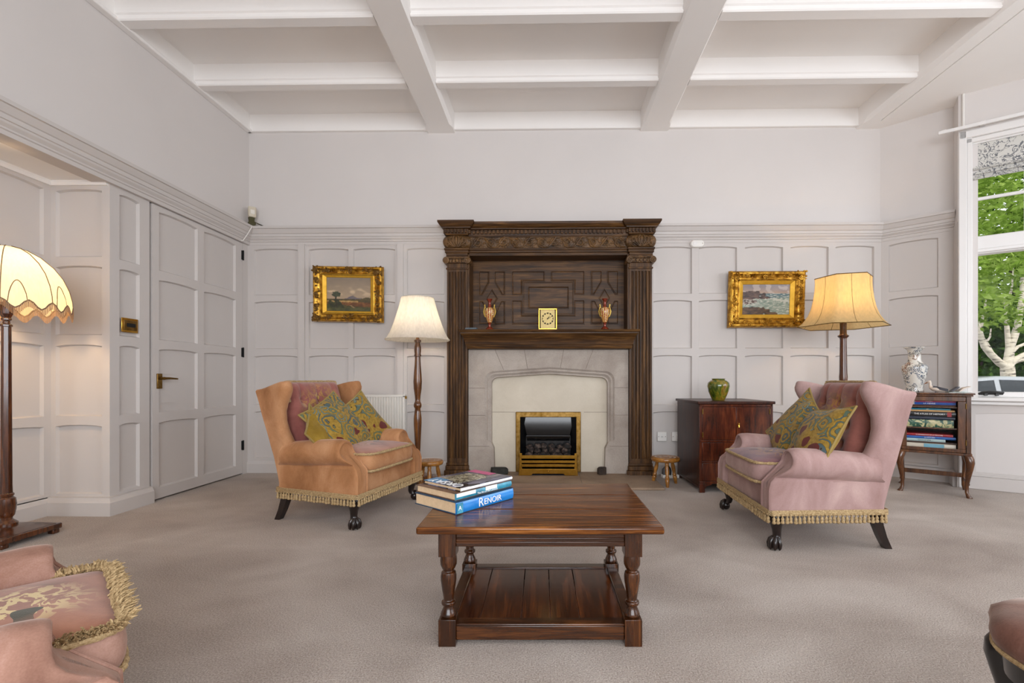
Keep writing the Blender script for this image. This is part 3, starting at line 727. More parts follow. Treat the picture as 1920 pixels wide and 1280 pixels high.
# ------------------------------------------------------------------ stones on the hearth
M_rock = stone('dark_rock', (22, 23, 21), (62, 62, 56), 9); M_rock2 = stone('brown_rock', (26, 20, 17), (70, 56, 46), 12)
def rock(name, label, c, sx, sy, sz, mat, seed):
    mb = MB(); mb.sphere((0, 0, 0), 1, 14, 10)
    vs = []
    for p in mb.v:
        q = p*(1+.33*noise.noise(p*1.1+V((seed, 0, 0)))); q = V((max(-.86, min(.86, q.x)), max(-.8, min(.8, q.y)), max(-.7, min(.62, q.z))))
        vs.append(V((q.x*sx, q.y*sy, (q.z+.7)*sz)))
    mb.v = vs
    return tag(mb.build(name, mat, smooth=25, loc=c), label, 'stone')
p = at_y(937, 884, 4.27); rock('hearth_stone', 'long dark grey stone lying at the left foot of the arch', (p.x, 4.255, .0205), .092, .045, .046, M_rock, 3)
p = at_y(1128, 886, 4.27); rock('hearth_stone', 'small brown stone lying at the right foot of the arch', (p.x, 4.26, .0205), .046, .038, .05, M_rock2, 8)
# ------------------------------------------------------------------ mantel ornaments
ZS = 1.3245
def vase_cols(red, gold):
    m, nt, b = nodes_of('gilded_lustre'); tc = nt.nodes.new('ShaderNodeTexCoord')
    gr = nt.nodes.new('ShaderNodeTexGradient'); gr.gradient_type = 'RADIAL'; nt.links.new(tc.outputs['Object'], gr.inputs[0])
    st = math_n(nt, 'SINE', math_n(nt, 'MULTIPLY', gr.outputs['Fac'], 2*pi*12))
    fl = noise_tex(nt, tc.outputs['Object'], 120, 2)
    c1 = mixc(nt, math_n(nt, 'GREATER_THAN', st, .1), (150, 52, 22), (214, 176, 96)); c2 = mixc(nt, math_n(nt, 'GREATER_THAN', fl, .60), c1, (240, 226, 190))
    nt.links.new(c2, b.inputs['Base Color']); b.inputs['Roughness'].default_value = .2; b.inputs['Coat Weight'].default_value = .6
    return m
M_lust = vase_cols(0, 0); M_red = plain('copper_lustre', (128, 44, 20), .22, metal=.3, var=14, vscale=40, coat=.4); M_gold = plain('gilt', (206, 172, 84), .3, metal=.7)
def urn(px, label):
    p = at_y(px, 600, 4.22)
    t = thing('lustre_vase', label, 'vase', (p.x, 4.22, ZS), 0, 'pair of lustre vases on the mantel')
    k = 1.0
    MB().lathe([(.034*k, 0), (.036, .006), (.030, .016), (.012, .03), (.0105, .052), (.018, .066)], seg=28).build('foot', M_red, t)
    MB().lathe([(.018, .066), (.026, .085), (.036, .12), (.043, .155), (.044, .172), (.036, .19), (.02, .202)], seg=36).build('body', M_lust, t)
    MB().lathe([(.02, .2), (.014, .212), (.012, .235), (.014, .258), (.024, .272), (.026, .278), (.018, .278), (.011, .26), (.010, .24)], seg=28, caps=False).build('neck', M_red, t)
    for s in (-1, 1):
        MB().tube([(s*.034, 0, .195), (s*.044, 0, .212), (s*.047, 0, .228), (s*.042, 0, .228), (s*.041, 0, .212), (s*.046, 0, .195), (s*.053, 0, .165), (s*.048, 0, .14), (s*.038, 0, .115)], [.004, .004, .004, .004, .004, .005, .0055, .005, .004], 8).build('handle', M_gold, t)
urn(918, 'slim red and gold two handled vase on the mantel, above the left of the hearth')
urn(1134, 'slim red and gold two handled vase on the mantel, beside the right hand pilaster')
p = at_y(1027, 600, 4.215)
ck = thing('mantel_clock', 'small square brass carriage style clock standing on the mantel shelf', 'clock', (p.x, 4.225, ZS))
M_dial = plain('brushed_brass_dial', (206, 182, 118), .5, metal=.2, var=8, vscale=60)
MB().box(-.083, .083, -.03, .03, 0, .012).box(-.083, .083, -.03, .03, .178, .19).box(-.083, -.072, -.03, .03, .012, .178).box(.072, .083, -.03, .03, .012, .178).build('case', M_brass, ck, bevel=.002)
dl = MB().box(-.063, .063, -.022, .02, .012, .178).build('dial', M_dial, ck)
cz = .099; mb = MB()
for k in range(60):
    pass
ringp = [(.05*cos(2*pi*k/40), -.0235, cz+.05*sin(2*pi*k/40)) for k in range(40)]; mb.tube(ringp, .0014, 5, closed=True)
for k in range(12):
    a = pi/2-2*pi*k/12
    if k in (3, 9): mb.sphere((.046*cos(a), -.0235, cz+.046*sin(a)), .004, 6, 5)
    else:
        for q in (-.06, .0, .06): mb.tube([(.041*cos(a+q), -.0235, cz+.041*sin(a+q)), (.054*cos(a+q), -.0235, cz+.054*sin(a+q))], .0019, 5)
mb.build('chapter_ring', M_dark, dl)
mb = MB(); 
for a, l, w in ((pi/2-2*pi*(1.18/12), .030, .0028), (pi/2-2*pi*(10.5/60), .046, .002)): mb.tube([(-.008*cos(a), -.026, cz-.008*sin(a)), (l*cos(a), -.026, cz+l*sin(a))], [w, w*.5], 6)
mb.sphere((0, -.026, cz), .005, 8, 6).build('clock_hands', M_dark, dl)
p = at_y(884, 612, 4.2)
tag(MB().loft([[V((x*s, y*s2, z)) for x, y in ((-.05, -.03), (.05, -.03), (.058, 0), (.05, .03), (-.05, .03), (-.058, 0))] for s, s2, z in ((.96, .9, 0), (1, 1, .006), (.97, .92, .014), (.85, .7, .018))]).build('spectacle_case', plain('grey_case', (92, 104, 112), .4), loc=(p.x, 4.195, ZS)), 'flat blue grey case lying on the left end of the mantel shelf', 'case')
# ------------------------------------------------------------------ wing armchairs; local x is forward, y the sitter's left
M_velA = velvet('rose_velvet_lamplit', (134, 90, 56), (171, 121, 82), (200, 153, 114))  # suite velvet with the warm lamplight tint put into its colour
M_velB = velvet('rose_velvet_daylit', (142, 112, 106), (166, 136, 132), (190, 162, 156))  # same velvet, its colour cooled to carry the daylight on this chair
M_mahog = wood('near_black_mahogany', (14, 8, 7), (26, 14, 11), (42, 24, 18), 2, 4, 10, .28, .4)
def braid():
    m, nt, b = nodes_of('gold_braid'); f = noise_tex(nt, coords(nt), 130, 3, .7)
    nt.links.new(ramp(nt, f, [(.3, (136, 108, 68)), (.7, (204, 178, 134))]), b.inputs['Base Color']); b.inputs['Roughness'].default_value = .8; bump(nt, b, f, .5, .006); return m
M_braid = braid()
def sstep(a, b, x):
    t = max(0, min(1, (x-a)/(b-a))); return t*t*(3-2*t)
WF, WB, FLF, FLB = .385, .318, .06, .03                  # half width at the front and at the back foot; flare of the wings
def yo(x): return WB+(WF-WB)*((x+.30)/.60)
def xr(z): return -.30-.16*(z-.19)/.63
def arm_bm(s):
    sec = [(0, .185), (0, .25), (0, .31), (.002, .352), (.001, .368)]
    for k in range(0, 15):
        a = radians(-62+k*17); sec.append((.050-.082*cos(a), .443+.078*sin(a)))
    sec += [(.122, .40), (.118, .34), (.116, .27), (.115, .185)]
    n = len(sec); mb = MB(); rings = []
    cd, cz = .06, .36
    def row(x_of, shrink, drop, k2=0):
        out = []
        for d, z in sec:
            mz = z if z < .40 else .40+(z-.40)*.25
            d2, z2 = cd+(d-cd)*shrink, mz+(z-mz)*shrink
            if z > .36: z2 -= drop
            x = x_of(z2); out.append(V((x, s*(yo(x)-d2), z2)))
        return out
    xf = lambda z: .300-.118*sstep(.325, .462, z)
    rows = [(lambda z: xf(z)+.004, .10, 0), (lambda z: xf(z)+.004, .45, 0), (lambda z: xf(z)+.001, .78, 0), (lambda z: xf(z)+.011, .82, 0), (lambda z: xf(z)+.008, .90, 0), (lambda z: xf(z)-.004, .955, 0), (lambda z: xf(z)-.020, .985, 0), (lambda z: xf(z)-.044, 1.0, 0)]
    for k in range(1, 9):
        t = k/8
        rows.append((lambda z, t=t: xf(z)-.044+((-.29 if z < .37 else -.262)-xf(z)+.044)*t, 1.0, .035*t**1.3))
    rings = [row(*r) for r in rows]
    mb.loft(rings, closed=False, cap0=False, cap1=False)
    cap = rings[0]
    mb.add(cap, [tuple(range(n))])
    return mb, rings[2]
def side_bm(s):
    lev = [(.19, -.05), (.30, -.05), (.40, -.10), (.455, -.175), (.50, -.212), (.56, -.235), (.62, -.243), (.68, -.236), (.73, -.215), (.775, -.190), (.805, -.178), (.825, -.176), (.842, -.182)]
    mb = MB(); rings = []
    def ring(z, x0, th, top=0.0):
        x1 = xr(z); out = []; m = 7
        fl = sstep(.42, .75, z); ins = -.010*(1-sstep(.36, .46, z))
        L = x0-x1
        def yy(x): return yo(max(-.30, x))*(1 if x > -.30 else 1)-.10*max(0, -.30-x)+ins+fl*(FLB+(FLF-FLB)*max(0, 1-(x0-x)/(L+1e-6)*1.1))
        r = th*.5
        for k in range(m): x = x1+.012+(L-.012-r)*k/(m-1); out.append(V((x, s*yy(x), z-top*(x0-x)/L*.05)))
        for k in range(1, 6):
            a = pi/2-pi*k/6; x = x0-r+r*cos(a); out.append(V((x, s*(yy(x0-r)-r+r*sin(a)), z)))
        for k in range(m): x = x0-r-(L-.012-r)*k/(m-1); out.append(V((x, s*(yy(x)-th), z-top*(x0-x)/L*.05)))
        return out
    for z, x0 in lev: rings.append(ring(z, x0, .078 if z > .45 else .06))
    # rounded top, sloping down towards the back
    last = rings[-1]
    for dz, sh in ((.012, .93), (.020, .80), (.025, .55), (.026, .2)):
        c = [(last[i]+last[(len(last)-1-i)])/2 for i in range(len(last))]
        rr = []
        for i, p in enumerate(last):
            q = c[i].lerp(p, sh); rr.append(V((q.x-(1-sh)*.03*(1 if q.x > -.25 else 0), q.y, p.z+dz)))
        rings.append(rr)
    for r in rings:
        for p in r:
            if p.z > .74: p.z -= .05*sstep(-.20, -.47, p.x)*(p.z-.74)/.12 if p.x < -.20 else 0
    mb.loft(rings, True, True, True)
    return mb
def legs(root, mat):
    for s in (-1, 1):
        for front in (1, 0):
            mb = MB()
            if front:
                bx, by = .250, s*(WF-.055); o = V((.7, s*.7, 0))
                prof = [(.188, .040, .0), (.175, .041, .004), (.155, .038, .012), (.13, .031, .011), (.10, .0235, .004), (.075, .0205, .0), (.06, .021, .004), (.05, .025, .014)]
                mb.loft([[V((bx+o.x*d+r*cos(2*pi*k/14), by+o.y*d+r*sin(2*pi*k/14), z)) for k in range(14)] for z, r, d in prof])
                c = V((bx+.018, by+s*.018, .030)); mb.sphere(c, .028, 14, 10, (1, 1, 1.02))
                for q in range(4):
                    a = atan2(o.y, o.x)+radians(-75+50*q); dd = V((cos(a), sin(a), 0))
                    mb.tube([c+dd*.010+V((0, 0, .034)), c+dd*.023+V((0, 0, .022)), c+dd*.030+V((0, 0, .002)), c+dd*.029+V((0, 0, -.018)), c+dd*.026+V((0, 0, -.026))], [.009, .0115, .0105, .008, .004], 8)
            else:
                x0, y0 = -.268, s*(WB-.045)
                mb.loft([[V((x0+dx+a*h, y0+s*dy+b*h, z)) for a, b in ((1, 1), (-1, 1), (-1, -1), (1, -1))] for z, dx, dy, h in ((.21, 0, 0, .024), (.12, -.012, .002, .022), (.06, -.03, .006, .020), (0, -.055, .012, .018))])
            mb.build('leg', mat, root, smooth=50)
def fringe_bm(sc=1.0, seed=1):
    rnd = random.Random(seed); mb = MB()
    a = [V((-.305, WB+.004)), V((.302, WF+.004)), V((.312, WF-.006)), V((.312, -WF+.006)), V((.302, -WF-.004)), V((-.305, -WB-.004)), V((-.312, -WB+.01)), V((-.312, WB-.01))]
    pts = [V((p.x, p.y, .196)) for p in a]
    n = len(pts)
    for i in range(n):
        p, q = pts[i], pts[(i+1) % n]
        d = (q-p).normalized(); nn = V((d.y, -d.x, 0))
    mb.tube(pts, .005, 6, closed=True, flat=1.6)
    mb.tube([p+V((0, 0, .010)) for p in pts], .005, 6, closed=True)
    mb.tube([p+V((0, 0, -.010)) for p in pts], .005, 6, closed=True)
    tot = 0
    for i in range(n):
        p, q = pts[i], pts[(i+1) % n]; L = (q-p).length; k = int(L/.0225)
        for j in range(k):
            c = p.lerp(q, (j+.5)/k)+V((rnd.uniform(-.002, .002), rnd.uniform(-.002, .002), rnd.uniform(-.002, .002)))
            mb.lathe([(.003, -.012), (.004, -.020), (.008, -.026), (.0085, -.033), (.0065, -.037), (.0095, -.044), (.010, -.050), (.006, -.054)], c, 7)
            mb.tube([c+V((-.009, -.009, -.006)), c+V((0, 0, -.018)), c+V((.009, .009, -.006))], .003, 5)
    return mb
def cushion_seat(root, vel, top, x0=-.20, x1=.318, hw=.262, z0=.315, z1=.428):
    def outline(i, n=44):
        a, b = (x1-x0)/2-i, hw-i; out = []
        for k in range(n):
            t = 2*pi*k/n; e = .22
            out.append(((x0+x1)/2+a*math.copysign(abs(cos(t))**e, cos(t)), b*math.copysign(abs(sin(t))**e, sin(t))))
        return out
    mb = MB(); mb.loft([[V((x, y, z)) for x, y in outline(i)] for i, z in ((.03, z0), (.004, z0+.006), (-.004, z0+.03), (-.006, (z0+z1)/2), (-.003, z1-.03), (.004, z1-.006))], True, True, False)
    o = mb.build('seat_cushion', vel, root, smooth=60)
    mb = MB(); rings = []
    for i, dz in ((.002, -.006), (.012, .002), (.04, .012), (.09, .022), (.15, .028), (.20, .031), (.245, .032)):
        rings.append([V((x, y, z1+dz+.004*noise.noise(V((x*14, y*14, 3))))) for x, y in outline(i)])
    mb.loft(rings, True, False, True); mb.build('cushion_top', top, o, smooth=60)
    for z, nm in ((z1-.004, 'piping'), (z0+.006, 'piping')):
        rnd = random.Random(5); pp = [V((x, y, z)) for x, y in outline(-.002, 90)]
        MB().tube(pp, [rnd.uniform(.006, .0095) for _ in pp], 7, closed=True).build(nm, M_braid, o)
    return o
def back_cushion(root, mat, rows=((.735, 3), (.62, 4), (.515, 3)), hw=.24):
    zt, zb_ = .862, .40
    btn = []
    for z, n in rows:
        for k in range(n): btn.append(((k-(n-1)/2)*hw*1.25/(max(2, n)-1) if n > 1 else 0, z))
    def xfr(z): return -.185-.145*(z-.40)/.46
    def f(u, v):
        y = -hw+2*hw*u; z = zb_+(zt-zb_)*v
        edge = min(1, min(u, 1-u)/.10); ev = min(1, (1-v)/.09)
        x = xfr(z)+.045*sqrt(max(0, 1-(1-edge)**2))*sqrt(max(0, 1-(1-ev)**2))
        for by, bz in btn: x -= .030*math.exp(-(((y-by)/.024)**2+((z-bz)/.024)**2))
        for by, bz in btn:
            if bz == rows[0][0] and z > bz: x -= .016*math.exp(-((y-by)/.012)**2)*(1-.5*(z-bz)/.13)
        x -= .008*sum(math.exp(-(((y-by)*.7+(z-bz)*.7)/.012)**2)*math.exp(-(((y-by)**2+(z-bz)**2)/.004)) for by, bz in btn)
        x += .004*noise.noise(V((y*12, z*12, 1)))
        return V((x, y, z))
    mb = MB(); mb.grid(f, 46, 38)
    nu, nv = 46, 38
    idx = list(range(nu))+[k*nu+nu-1 for k in range(1, nv)]+[(nv-1)*nu+k for k in range(nu-2, -1, -1)]+[k*nu for k in range(nv-2, 0, -1)]
    e = [mb.v[i].copy() for i in idx]; base = len(mb.v)
    mb.v += [V((p.x-.062, p.y, p.z-.03*(p.z > .8))) for p in e]; m = len(idx)
    for i in range(m):
        j = (i+1) % m; mb.f.append([idx[i], idx[j], base+j, base+i]); mb.mi.append(0)
    mb.f.append([base+i for i in range(m)]); mb.mi.append(0)
    o = mb.build('backrest', mat, root, smooth=60)
    for by, bz in btn:
        u = (by+hw)/(2*hw); v = (bz-zb_)/(zt-zb_); p = f(u, v)
        MB().sphere((p.x+.005, by, bz), .011, 10, 6, (.6, 1, 1)).build('button', mat, o)
    top = [f(.0+k/30, 1.0)+V((.004, 0, .002)) for k in range(31)]
    left = [f(0, .72+.28*k/14)+V((.010, 0, 0)) for k in range(15)]; right = [f(1, 1-.28*k/14)+V((.010, 0, 0)) for k in range(15)]
    rnd = random.Random(3); pth = left+top[1:-1]+right
    MB().tube(pth, [rnd.uniform(.006, .009) for _ in pth], 7).build('piping', M_braid, o)
    return o
def armchair(label, vel, topm, backm, group, fr_seed):
    t = thing('wing_armchair', label, 'armchair', (0, 0, 0), 0, group)
    for s in (-1, 1):
        mb, edge = arm_bm(s); a = mb.build('arm', vel, t, smooth=70, fixn=True)
        side_bm(s).build('wing', vel, t, smooth=70)
        pip = [p+V((.003, 0, 0)) for p in edge]
        MB().tube(pip, .0042, 6).build('piping', vel, a)
    # outside back, seat base and front rail
    mb = MB(); rings = []
    for z in (.19, .35, .5, .65, .75, .792, .805, .809):
        in_ = .0 if z < .78 else (.006 if z < .80 else (.014 if z < .807 else .03))
        x = xr(min(z, .83)); w = yo(-.30)-.03-.10*max(0, -.30-x)+FLB*sstep(.42, .75, z)
        n = 10; rings.append([V((x+in_-.006*sin(pi*k/n), -w+2*w*k/n, z)) for k in range(n+1)]+[V((x+.085-in_, w-2*w*k/n, z)) for k in range(n+1)])
    mb.loft(rings); mb.build('outside_back', vel, t, smooth=60)
    MB().loft([[V((.282, -WF+.09, z)), V((.282, WF-.09, z)), V((-.28, WB-.05, z)), V((-.28, -WB+.05, z))] for z in (.187, .316)]).build('seat_base', vel, t, bevel=.012, seg=3)
    back_cushion(t, backm); cushion_seat(t, vel, topm)
    fringe_bm(seed=fr_seed).build('fringe', M_braid, t, smooth=60)
    legs(t, M_mahog)
    return t
def pillow_bm(a, b, th, seed, plump=1.0):
    def shape(u, v):
        x, y = 2*u-1, 2*v-1
        k = .88+.12*(abs(x*y))**.8
        ex = 1-.10*(1-abs(y)**2.0)*0; sx = x*(1-.085*(1-y*y)*abs(x)**2*1.0); sy = y*(1-.085*(1-x*x)*abs(y)**2)
        h = (max(0, 1-x*x)**.55)*(max(0, 1-y*y)**.55)
        return sx*a/2, sy*b/2, h
    rnd = V((seed*3.1, seed*1.7, 0)); mb = MB(); n = 26
    def side(sg):
        def f(u, v):
            x, y, h = shape(u, v); w = .014*noise.noise(V((x*9, y*9, sg))+rnd)*min(1, h*2)
            return V((x, y, sg*h*th/2*plump+w))
        return f
    mb.grid(side(1), n, n); mb.cur = 1; mb.grid(side(-1), n, n)
    edge = [V((*shape(k/20, 0)[:2], 0)) for k in range(21)]+[V((*shape(1, k/20)[:2], 0)) for k in range(1, 21)]+[V((*shape(1-k/20, 1)[:2], 0)) for k in range(1, 21)]+[V((*shape(0, 1-k/20)[:2], 0)) for k in range(1, 20)]
    return mb, edge
def pillow(label, chair, loc, normal, roll, a, b, th, front, backm, pipe, seed, group):
    """a scatter cushion leaning in a chair: normal is the way its face looks, in the chair's own axes"""
    root = thing('scatter_cushion', label, 'cushion', (0, 0, 0), 0, group)
    mb, edge = pillow_bm(a, b, th, seed); o = mb.build('cover', [front, backm], root, smooth=80)
    MB().tube(edge, .006, 7, closed=True).build('piping', pipe, root)
    n = V(normal).normalized(); up = V((0, 0, 1)); x = up.cross(n).normalized(); y = n.cross(x)
    R = Matrix((x, y, n)).transposed().to_4x4() @ Matrix.Rotation(roll, 4, 'Z')
    bpy.context.view_layer.update()
    root.matrix_world = chair.matrix_world @ (Matrix.Translation(loc) @ R)
    return root
M_seatA = embroidered('embroidered_seat_rose', (150, 98, 84), (178, 126, 104), (150, 96, 40), (92, 62, 52), (.02, .0, .44), .20, 12, 2)
M_seatB = embroidered('embroidered_seat_mauve', (96, 62, 78), (134, 92, 96), (164, 116, 66), (76, 40, 40), (.02, 0, .44), .24, 12, 5)
M_backA = embroidered('tufted_back_rose', (132, 78, 72), (166, 106, 96), (176, 134, 66), (196, 158, 90), (-.22, .02, .64), .22, 15, 1)
M_backB = embroidered('tufted_back_mauve', (124, 74, 66), (154, 98, 86), (166, 122, 62), (122, 92, 52), (-.22, -.02, .62), .20, 15, 6)
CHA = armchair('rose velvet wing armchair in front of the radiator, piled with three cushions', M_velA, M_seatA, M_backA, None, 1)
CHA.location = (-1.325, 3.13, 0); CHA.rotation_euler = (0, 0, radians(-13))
WF, WB, FLF, FLB = .41, .352, .03, .012
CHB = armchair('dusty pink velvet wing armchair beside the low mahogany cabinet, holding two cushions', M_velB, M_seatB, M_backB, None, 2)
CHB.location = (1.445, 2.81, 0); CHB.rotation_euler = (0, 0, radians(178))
bpy.context.view_layer.update()
M_pais = [paisley('paisley_tapestry', 1.3), paisley('paisley_tapestry_two', 4.1)]
M_olive = velvet('olive_velvet', (112, 88, 28), (140, 112, 40), (160, 132, 56), 7, .4)
M_pipe = plain('olive_cord', (150, 128, 72), .8)
pillow('plain olive velvet cushion back at the door end of the rose chair pile', CHA, (-.075, -.205, .53), (.9, .30, .45), radians(36), .31, .30, .10, M_olive, M_olive, M_pipe, 1, None)
pillow('paisley cushion under the big one, leaning over the far arm of the rose chair', CHA, (-.03, .145, .565), (.95, -.30, .42), radians(30), .37, .37, .10, M_pais[1], M_olive, M_pipe, 2, None)
pillow('large olive paisley cushion lying on top of the others on the rose chair', CHA, (-.05, -.065, .575), (.85, -.10, .60), radians(24), .41, .41, .11, M_pais[0], M_olive, M_pipe, 3, None)
pillow('olive paisley cushion standing on its corner behind on the pink chair', CHB, (-.06, -.11, .58), (.9, .1, .50), radians(-33), .40, .40, .11, M_pais[0], M_olive, M_pipe, 4, None)
pillow('olive paisley cushion lying across the front on the pink chair', CHB, (-.04, .18, .565), (.82, -.02, .50), radians(7), .42, .36, .12, M_pais[1], M_olive, M_pipe, 5, None)
# ------------------------------------------------------------------ coffee table
M_tab = wood('polished_oak_top', (32, 13, 3), (90, 48, 14), (158, 98, 40), 0, 3.4, 20, .24, .2, .08, spec=.3)
M_tabl = wood('polished_oak_leg', (26, 12, 4), (58, 29, 10), (102, 58, 24), 2, 3.2, 10, .26, .25, .08)
M_tabs = wood('polished_oak_shelf', (28, 10, 3), (64, 29, 10), (108, 56, 22), 1, 2.6, 12, .16, .4, .06)
M_tabr = wood('polished_oak_rail', (26, 12, 4), (58, 29, 10), (102, 58, 24), 0, 3.2, 12, .24, .5, .08)
CT = thing('coffee_table', 'low polished dark oak coffee table with turned legs and a planked lower shelf', 'table', (-.035, 1.80, 0), YAW)
tw, td, tz = .394, .318, .409
mb = MB()
for k in range(3):
    y0 = -td+k*2*td/3; mb.box(-tw, tw, y0, y0+2*td/3, tz-.024, tz)
mb.build('tabletop', M_tab, CT, bevel=.007, seg=3)
lx, ly = .306, .234
prof = [(.026, .296), (.027, .288), (.028, .276), (.027, .262), (.021, .248), (.017, .243), (.018, .240), (.024, .236), (.0262, .224), (.026, .21), (.024, .196), (.0215, .178), (.0185, .160), (.0165, .146), (.017, .143), (.0232, .139), (.0238, .134), (.0225, .129), (.0165, .126), (.0165, .122), (.020, .112), (.0238, .104), (.0258, .098), (.0258, .094), (.022, .091), (.022, .088)]
for sx in (-1, 1):
    for sy in (-1, 1):
        mb = MB().box(sx*lx-.0285, sx*lx+.0285, sy*ly-.0285, sy*ly+.0285, .0, .088)
        mb.box(sx*lx-.0285, sx*lx+.0285, sy*ly-.0285, sy*ly+.0285, .294, tz-.024)
        mb.lathe([(r, z) for r, z in prof][::-1], (sx*lx, sy*ly, 0), 20)
        mb.build('leg', M_tabl, CT, bevel=.004, smooth=40)
for sy in (-1, 1):
    y = sy*(ly+.008)
    MB().box(-lx+.028, lx-.028, y-.011, y+.011, .326, tz-.024).box(-lx+.028, lx-.028, y-.0135*1, y+.0135, .326, .343).box(-lx+.028, lx-.028, y-.013, y+.013, .35, .356).build('apron', M_tabr, CT, bevel=.0025)
    MB().box(-lx+.028, lx-.028, sy*ly-.017, sy*ly+.017, .016, .064).box(-lx+.028, lx-.028, sy*ly-.021, sy*ly+.021, .064, .072).build('stretcher', M_tabr, CT, bevel=.003)
for sx in (-1, 1):
    x = sx*(lx+.008)
    MB().box(x-.011, x+.011, -ly+.028, ly-.028, .326, tz-.024).build('apron', M_tabr, CT, bevel=.003)
    MB().box(sx*lx-.017, sx*lx+.017, -ly+.028, ly-.028, .016, .064).box(sx*lx-.021, sx*lx+.021, -ly+.028, ly-.028, .064, .072).build('stretcher', M_tabr, CT, bevel=.003)
mb = MB(); ex = [-.286, -.205, -.065, .035, .135, .286]
for k in range(5): mb.box(ex[k]+.0007, ex[k+1]-.0007, -ly+.016, ly-.016, .046, .066)
mb.build('shelf', M_tabs, CT, bevel=.0012, seg=1)
# ------------------------------------------------------------------ books on the table
M_page = plain('page_edges', (206, 178, 142), .9, var=8, vscale=60)
def book(name, label, M, w, d, h, cover, spine, grp, board=.003, over=.004, rnd=True):
    """w along the spine (x), d away from it (y), h thick; origin bottom of spine side centre"""
    root = thing(name, label, 'book', (0, 0, 0), 0, grp); root.matrix_world = M
    MB().box(-w/2, w/2, -d/2, d/2, 0, board).build('back_cover', cover, root, bevel=.0008, seg=1)
    MB().box(-w/2, w/2, -d/2, d/2, h-board, h).build('front_cover', cover, root, bevel=.0008, seg=1)
    MB().box(-w/2+over, w/2-over, -d/2+.002, d/2-over, board, h-board).build('page_block', M_page, root)
    mb = MB(); n = 7
    mb.loft([[V((x, -d/2+.002-(.0045*sin(pi*k/n) if rnd else 0), h*k/n)) for k in range(n+1)]+[V((x, -d/2+.004, h-h*k/n)) for k in range(n+1)] for x in (-w/2, w/2)])
    mb.build('spine', spine, root, smooth=60)
    return root
M_wht = plain('printed_white', (240, 240, 238), .5)
M_blue = plain('renoir_blue_jacket', (28, 128, 208), .22, coat=.5, var=12, vscale=12); M_blued = plain('blue_cloth', (18, 62, 92), .5)
M_teal = plain('teal_jacket', (40, 132, 160), .3, coat=.4, var=34, vscale=22); M_brownjk = plain('brown_jacket', (96, 66, 44), .35, var=30, vscale=14)
def collage():
    m, nt, b = nodes_of('collage_cover'); vec = coords(nt)
    vo = nt.nodes.new('ShaderNodeTexVoronoi'); vo.inputs['Scale'].default_value = 11; vo.distance = 'MANHATTAN'; nt.links.new(coords(nt, (1, 2.2, 1)), vo.inputs['Vector'])
    sep = nt.nodes.new('ShaderNodeSeparateColor'); nt.links.new(vo.outputs['Color'], sep.inputs[0])
    c = ramp(nt, sep.outputs[0], [(.1, (26, 22, 26)), (.3, (96, 104, 128)), (.45, (52, 40, 44)), (.6, (128, 128, 150)), (.8, (40, 52, 84)), (.95, (160, 150, 150))])
    nt.links.new(c, b.inputs['Base Color']); b.inputs['Roughness'].default_value = .22; b.inputs['Coat Weight'].default_value = .4; return m
M_coll = collage()
bang = radians(44); ctop = Matrix.Translation((0, 0, tz)) 
def bookM(px, py, z, ang):
    p = on_floor(px, py, z); return Matrix.Translation((p.x, p.y, z)) @ Matrix.Rotation(ang, 4, 'Z')
GB = None
BK = book('book', 'thick bright blue art book at the bottom of the pile on the coffee table', Matrix.Translation((-.325, 1.80, tz)) @ Matrix.Rotation(radians(52), 4, 'Z'), .29, .235, .043, M_blued, M_blue, GB)
MB().box(-.145, -.118, -.1225, -.1205, .004, .039).build('publisher_panel', M_teal, BK)
XS = Matrix.Rotation(pi/2, 4, 'X')
text_part('ENOIR', .031, M_wht, BK, Matrix.Translation((.0305, -.1205, .0195)) @ XS, ext=.0007)
text_part('R', .044, M_wht, BK, Matrix.Translation((-.030, -.1206, .021)) @ XS, ext=.0006)
text_part('A', .022, M_wht, BK, Matrix.Translation((-.132, -.1228, .0215)) @ XS, ext=.0006)
BK2 = book('book', 'white and teal jacketed book in the middle of the coffee table pile', Matrix.Translation((-.328, 1.812, tz+.0432)) @ Matrix.Rotation(radians(52), 4, 'Z'), .285, .225, .027, M_brownjk, M_teal, GB)
text_part('The Art of the Century', .011, M_wht, BK2, Matrix.Translation((.01, -.1155, .009)) @ XS)
MB().box(-.14, -.05, -.1157, -.1145, .012, .025).build('spine_picture', M_wht, BK2); MB().box(.0, .06, -.1157, -.1145, .012, .026).build('spine_picture', M_wht, BK2)
BK3 = book('book', 'large flat art book with a museum collage cover, topmost of the coffee table pile', Matrix.Translation((-.315, 1.822, tz+.0704)) @ Matrix.Rotation(radians(52+0), 4, 'Z'), .265, .215, .014, M_coll, M_wht, GB)
ZT = .0146
mb = MB().box(-.132, -.07, .03, .105, ZT-.001, ZT-.0002); mb.build('cover_panel', plain('cover_blue', (20, 120, 170), .3, coat=.4), BK3)
def clockface_cols():
    pass
def relief():
    m, nt, b = nodes_of('cover_photo'); f = noise_tex(nt, coords(nt), 55, 4, .6, 1.4)
    nt.links.new(ramp(nt, f, [(.36, (58, 52, 40)), (.5, (140, 132, 106)), (.64, (206, 200, 176))]), b.inputs['Base Color']); b.inputs['Roughness'].default_value = .25; b.inputs['Coat Weight'].default_value = .4; return m
mb = MB(); mb.prism([(-.085, -.04), (.055, -.05), (.075, .0), (.06, .07), (-.06, .085)], ZT-.001, ZT-.0001, axis=2); mb.build('cover_photograph', relief(), BK3)
MB().box(.09, .131, -.02, .105, ZT-.001, ZT-.0002).build('cover_band', plain('cover_pink', (206, 74, 132), .3, coat=.4), BK3)
text_part('ORSAY', .056, M_wht, BK3, Matrix.Translation((-.108, .0, ZT)) @ Matrix.Rotation(pi/2, 4, 'Z'), sx=1.0)
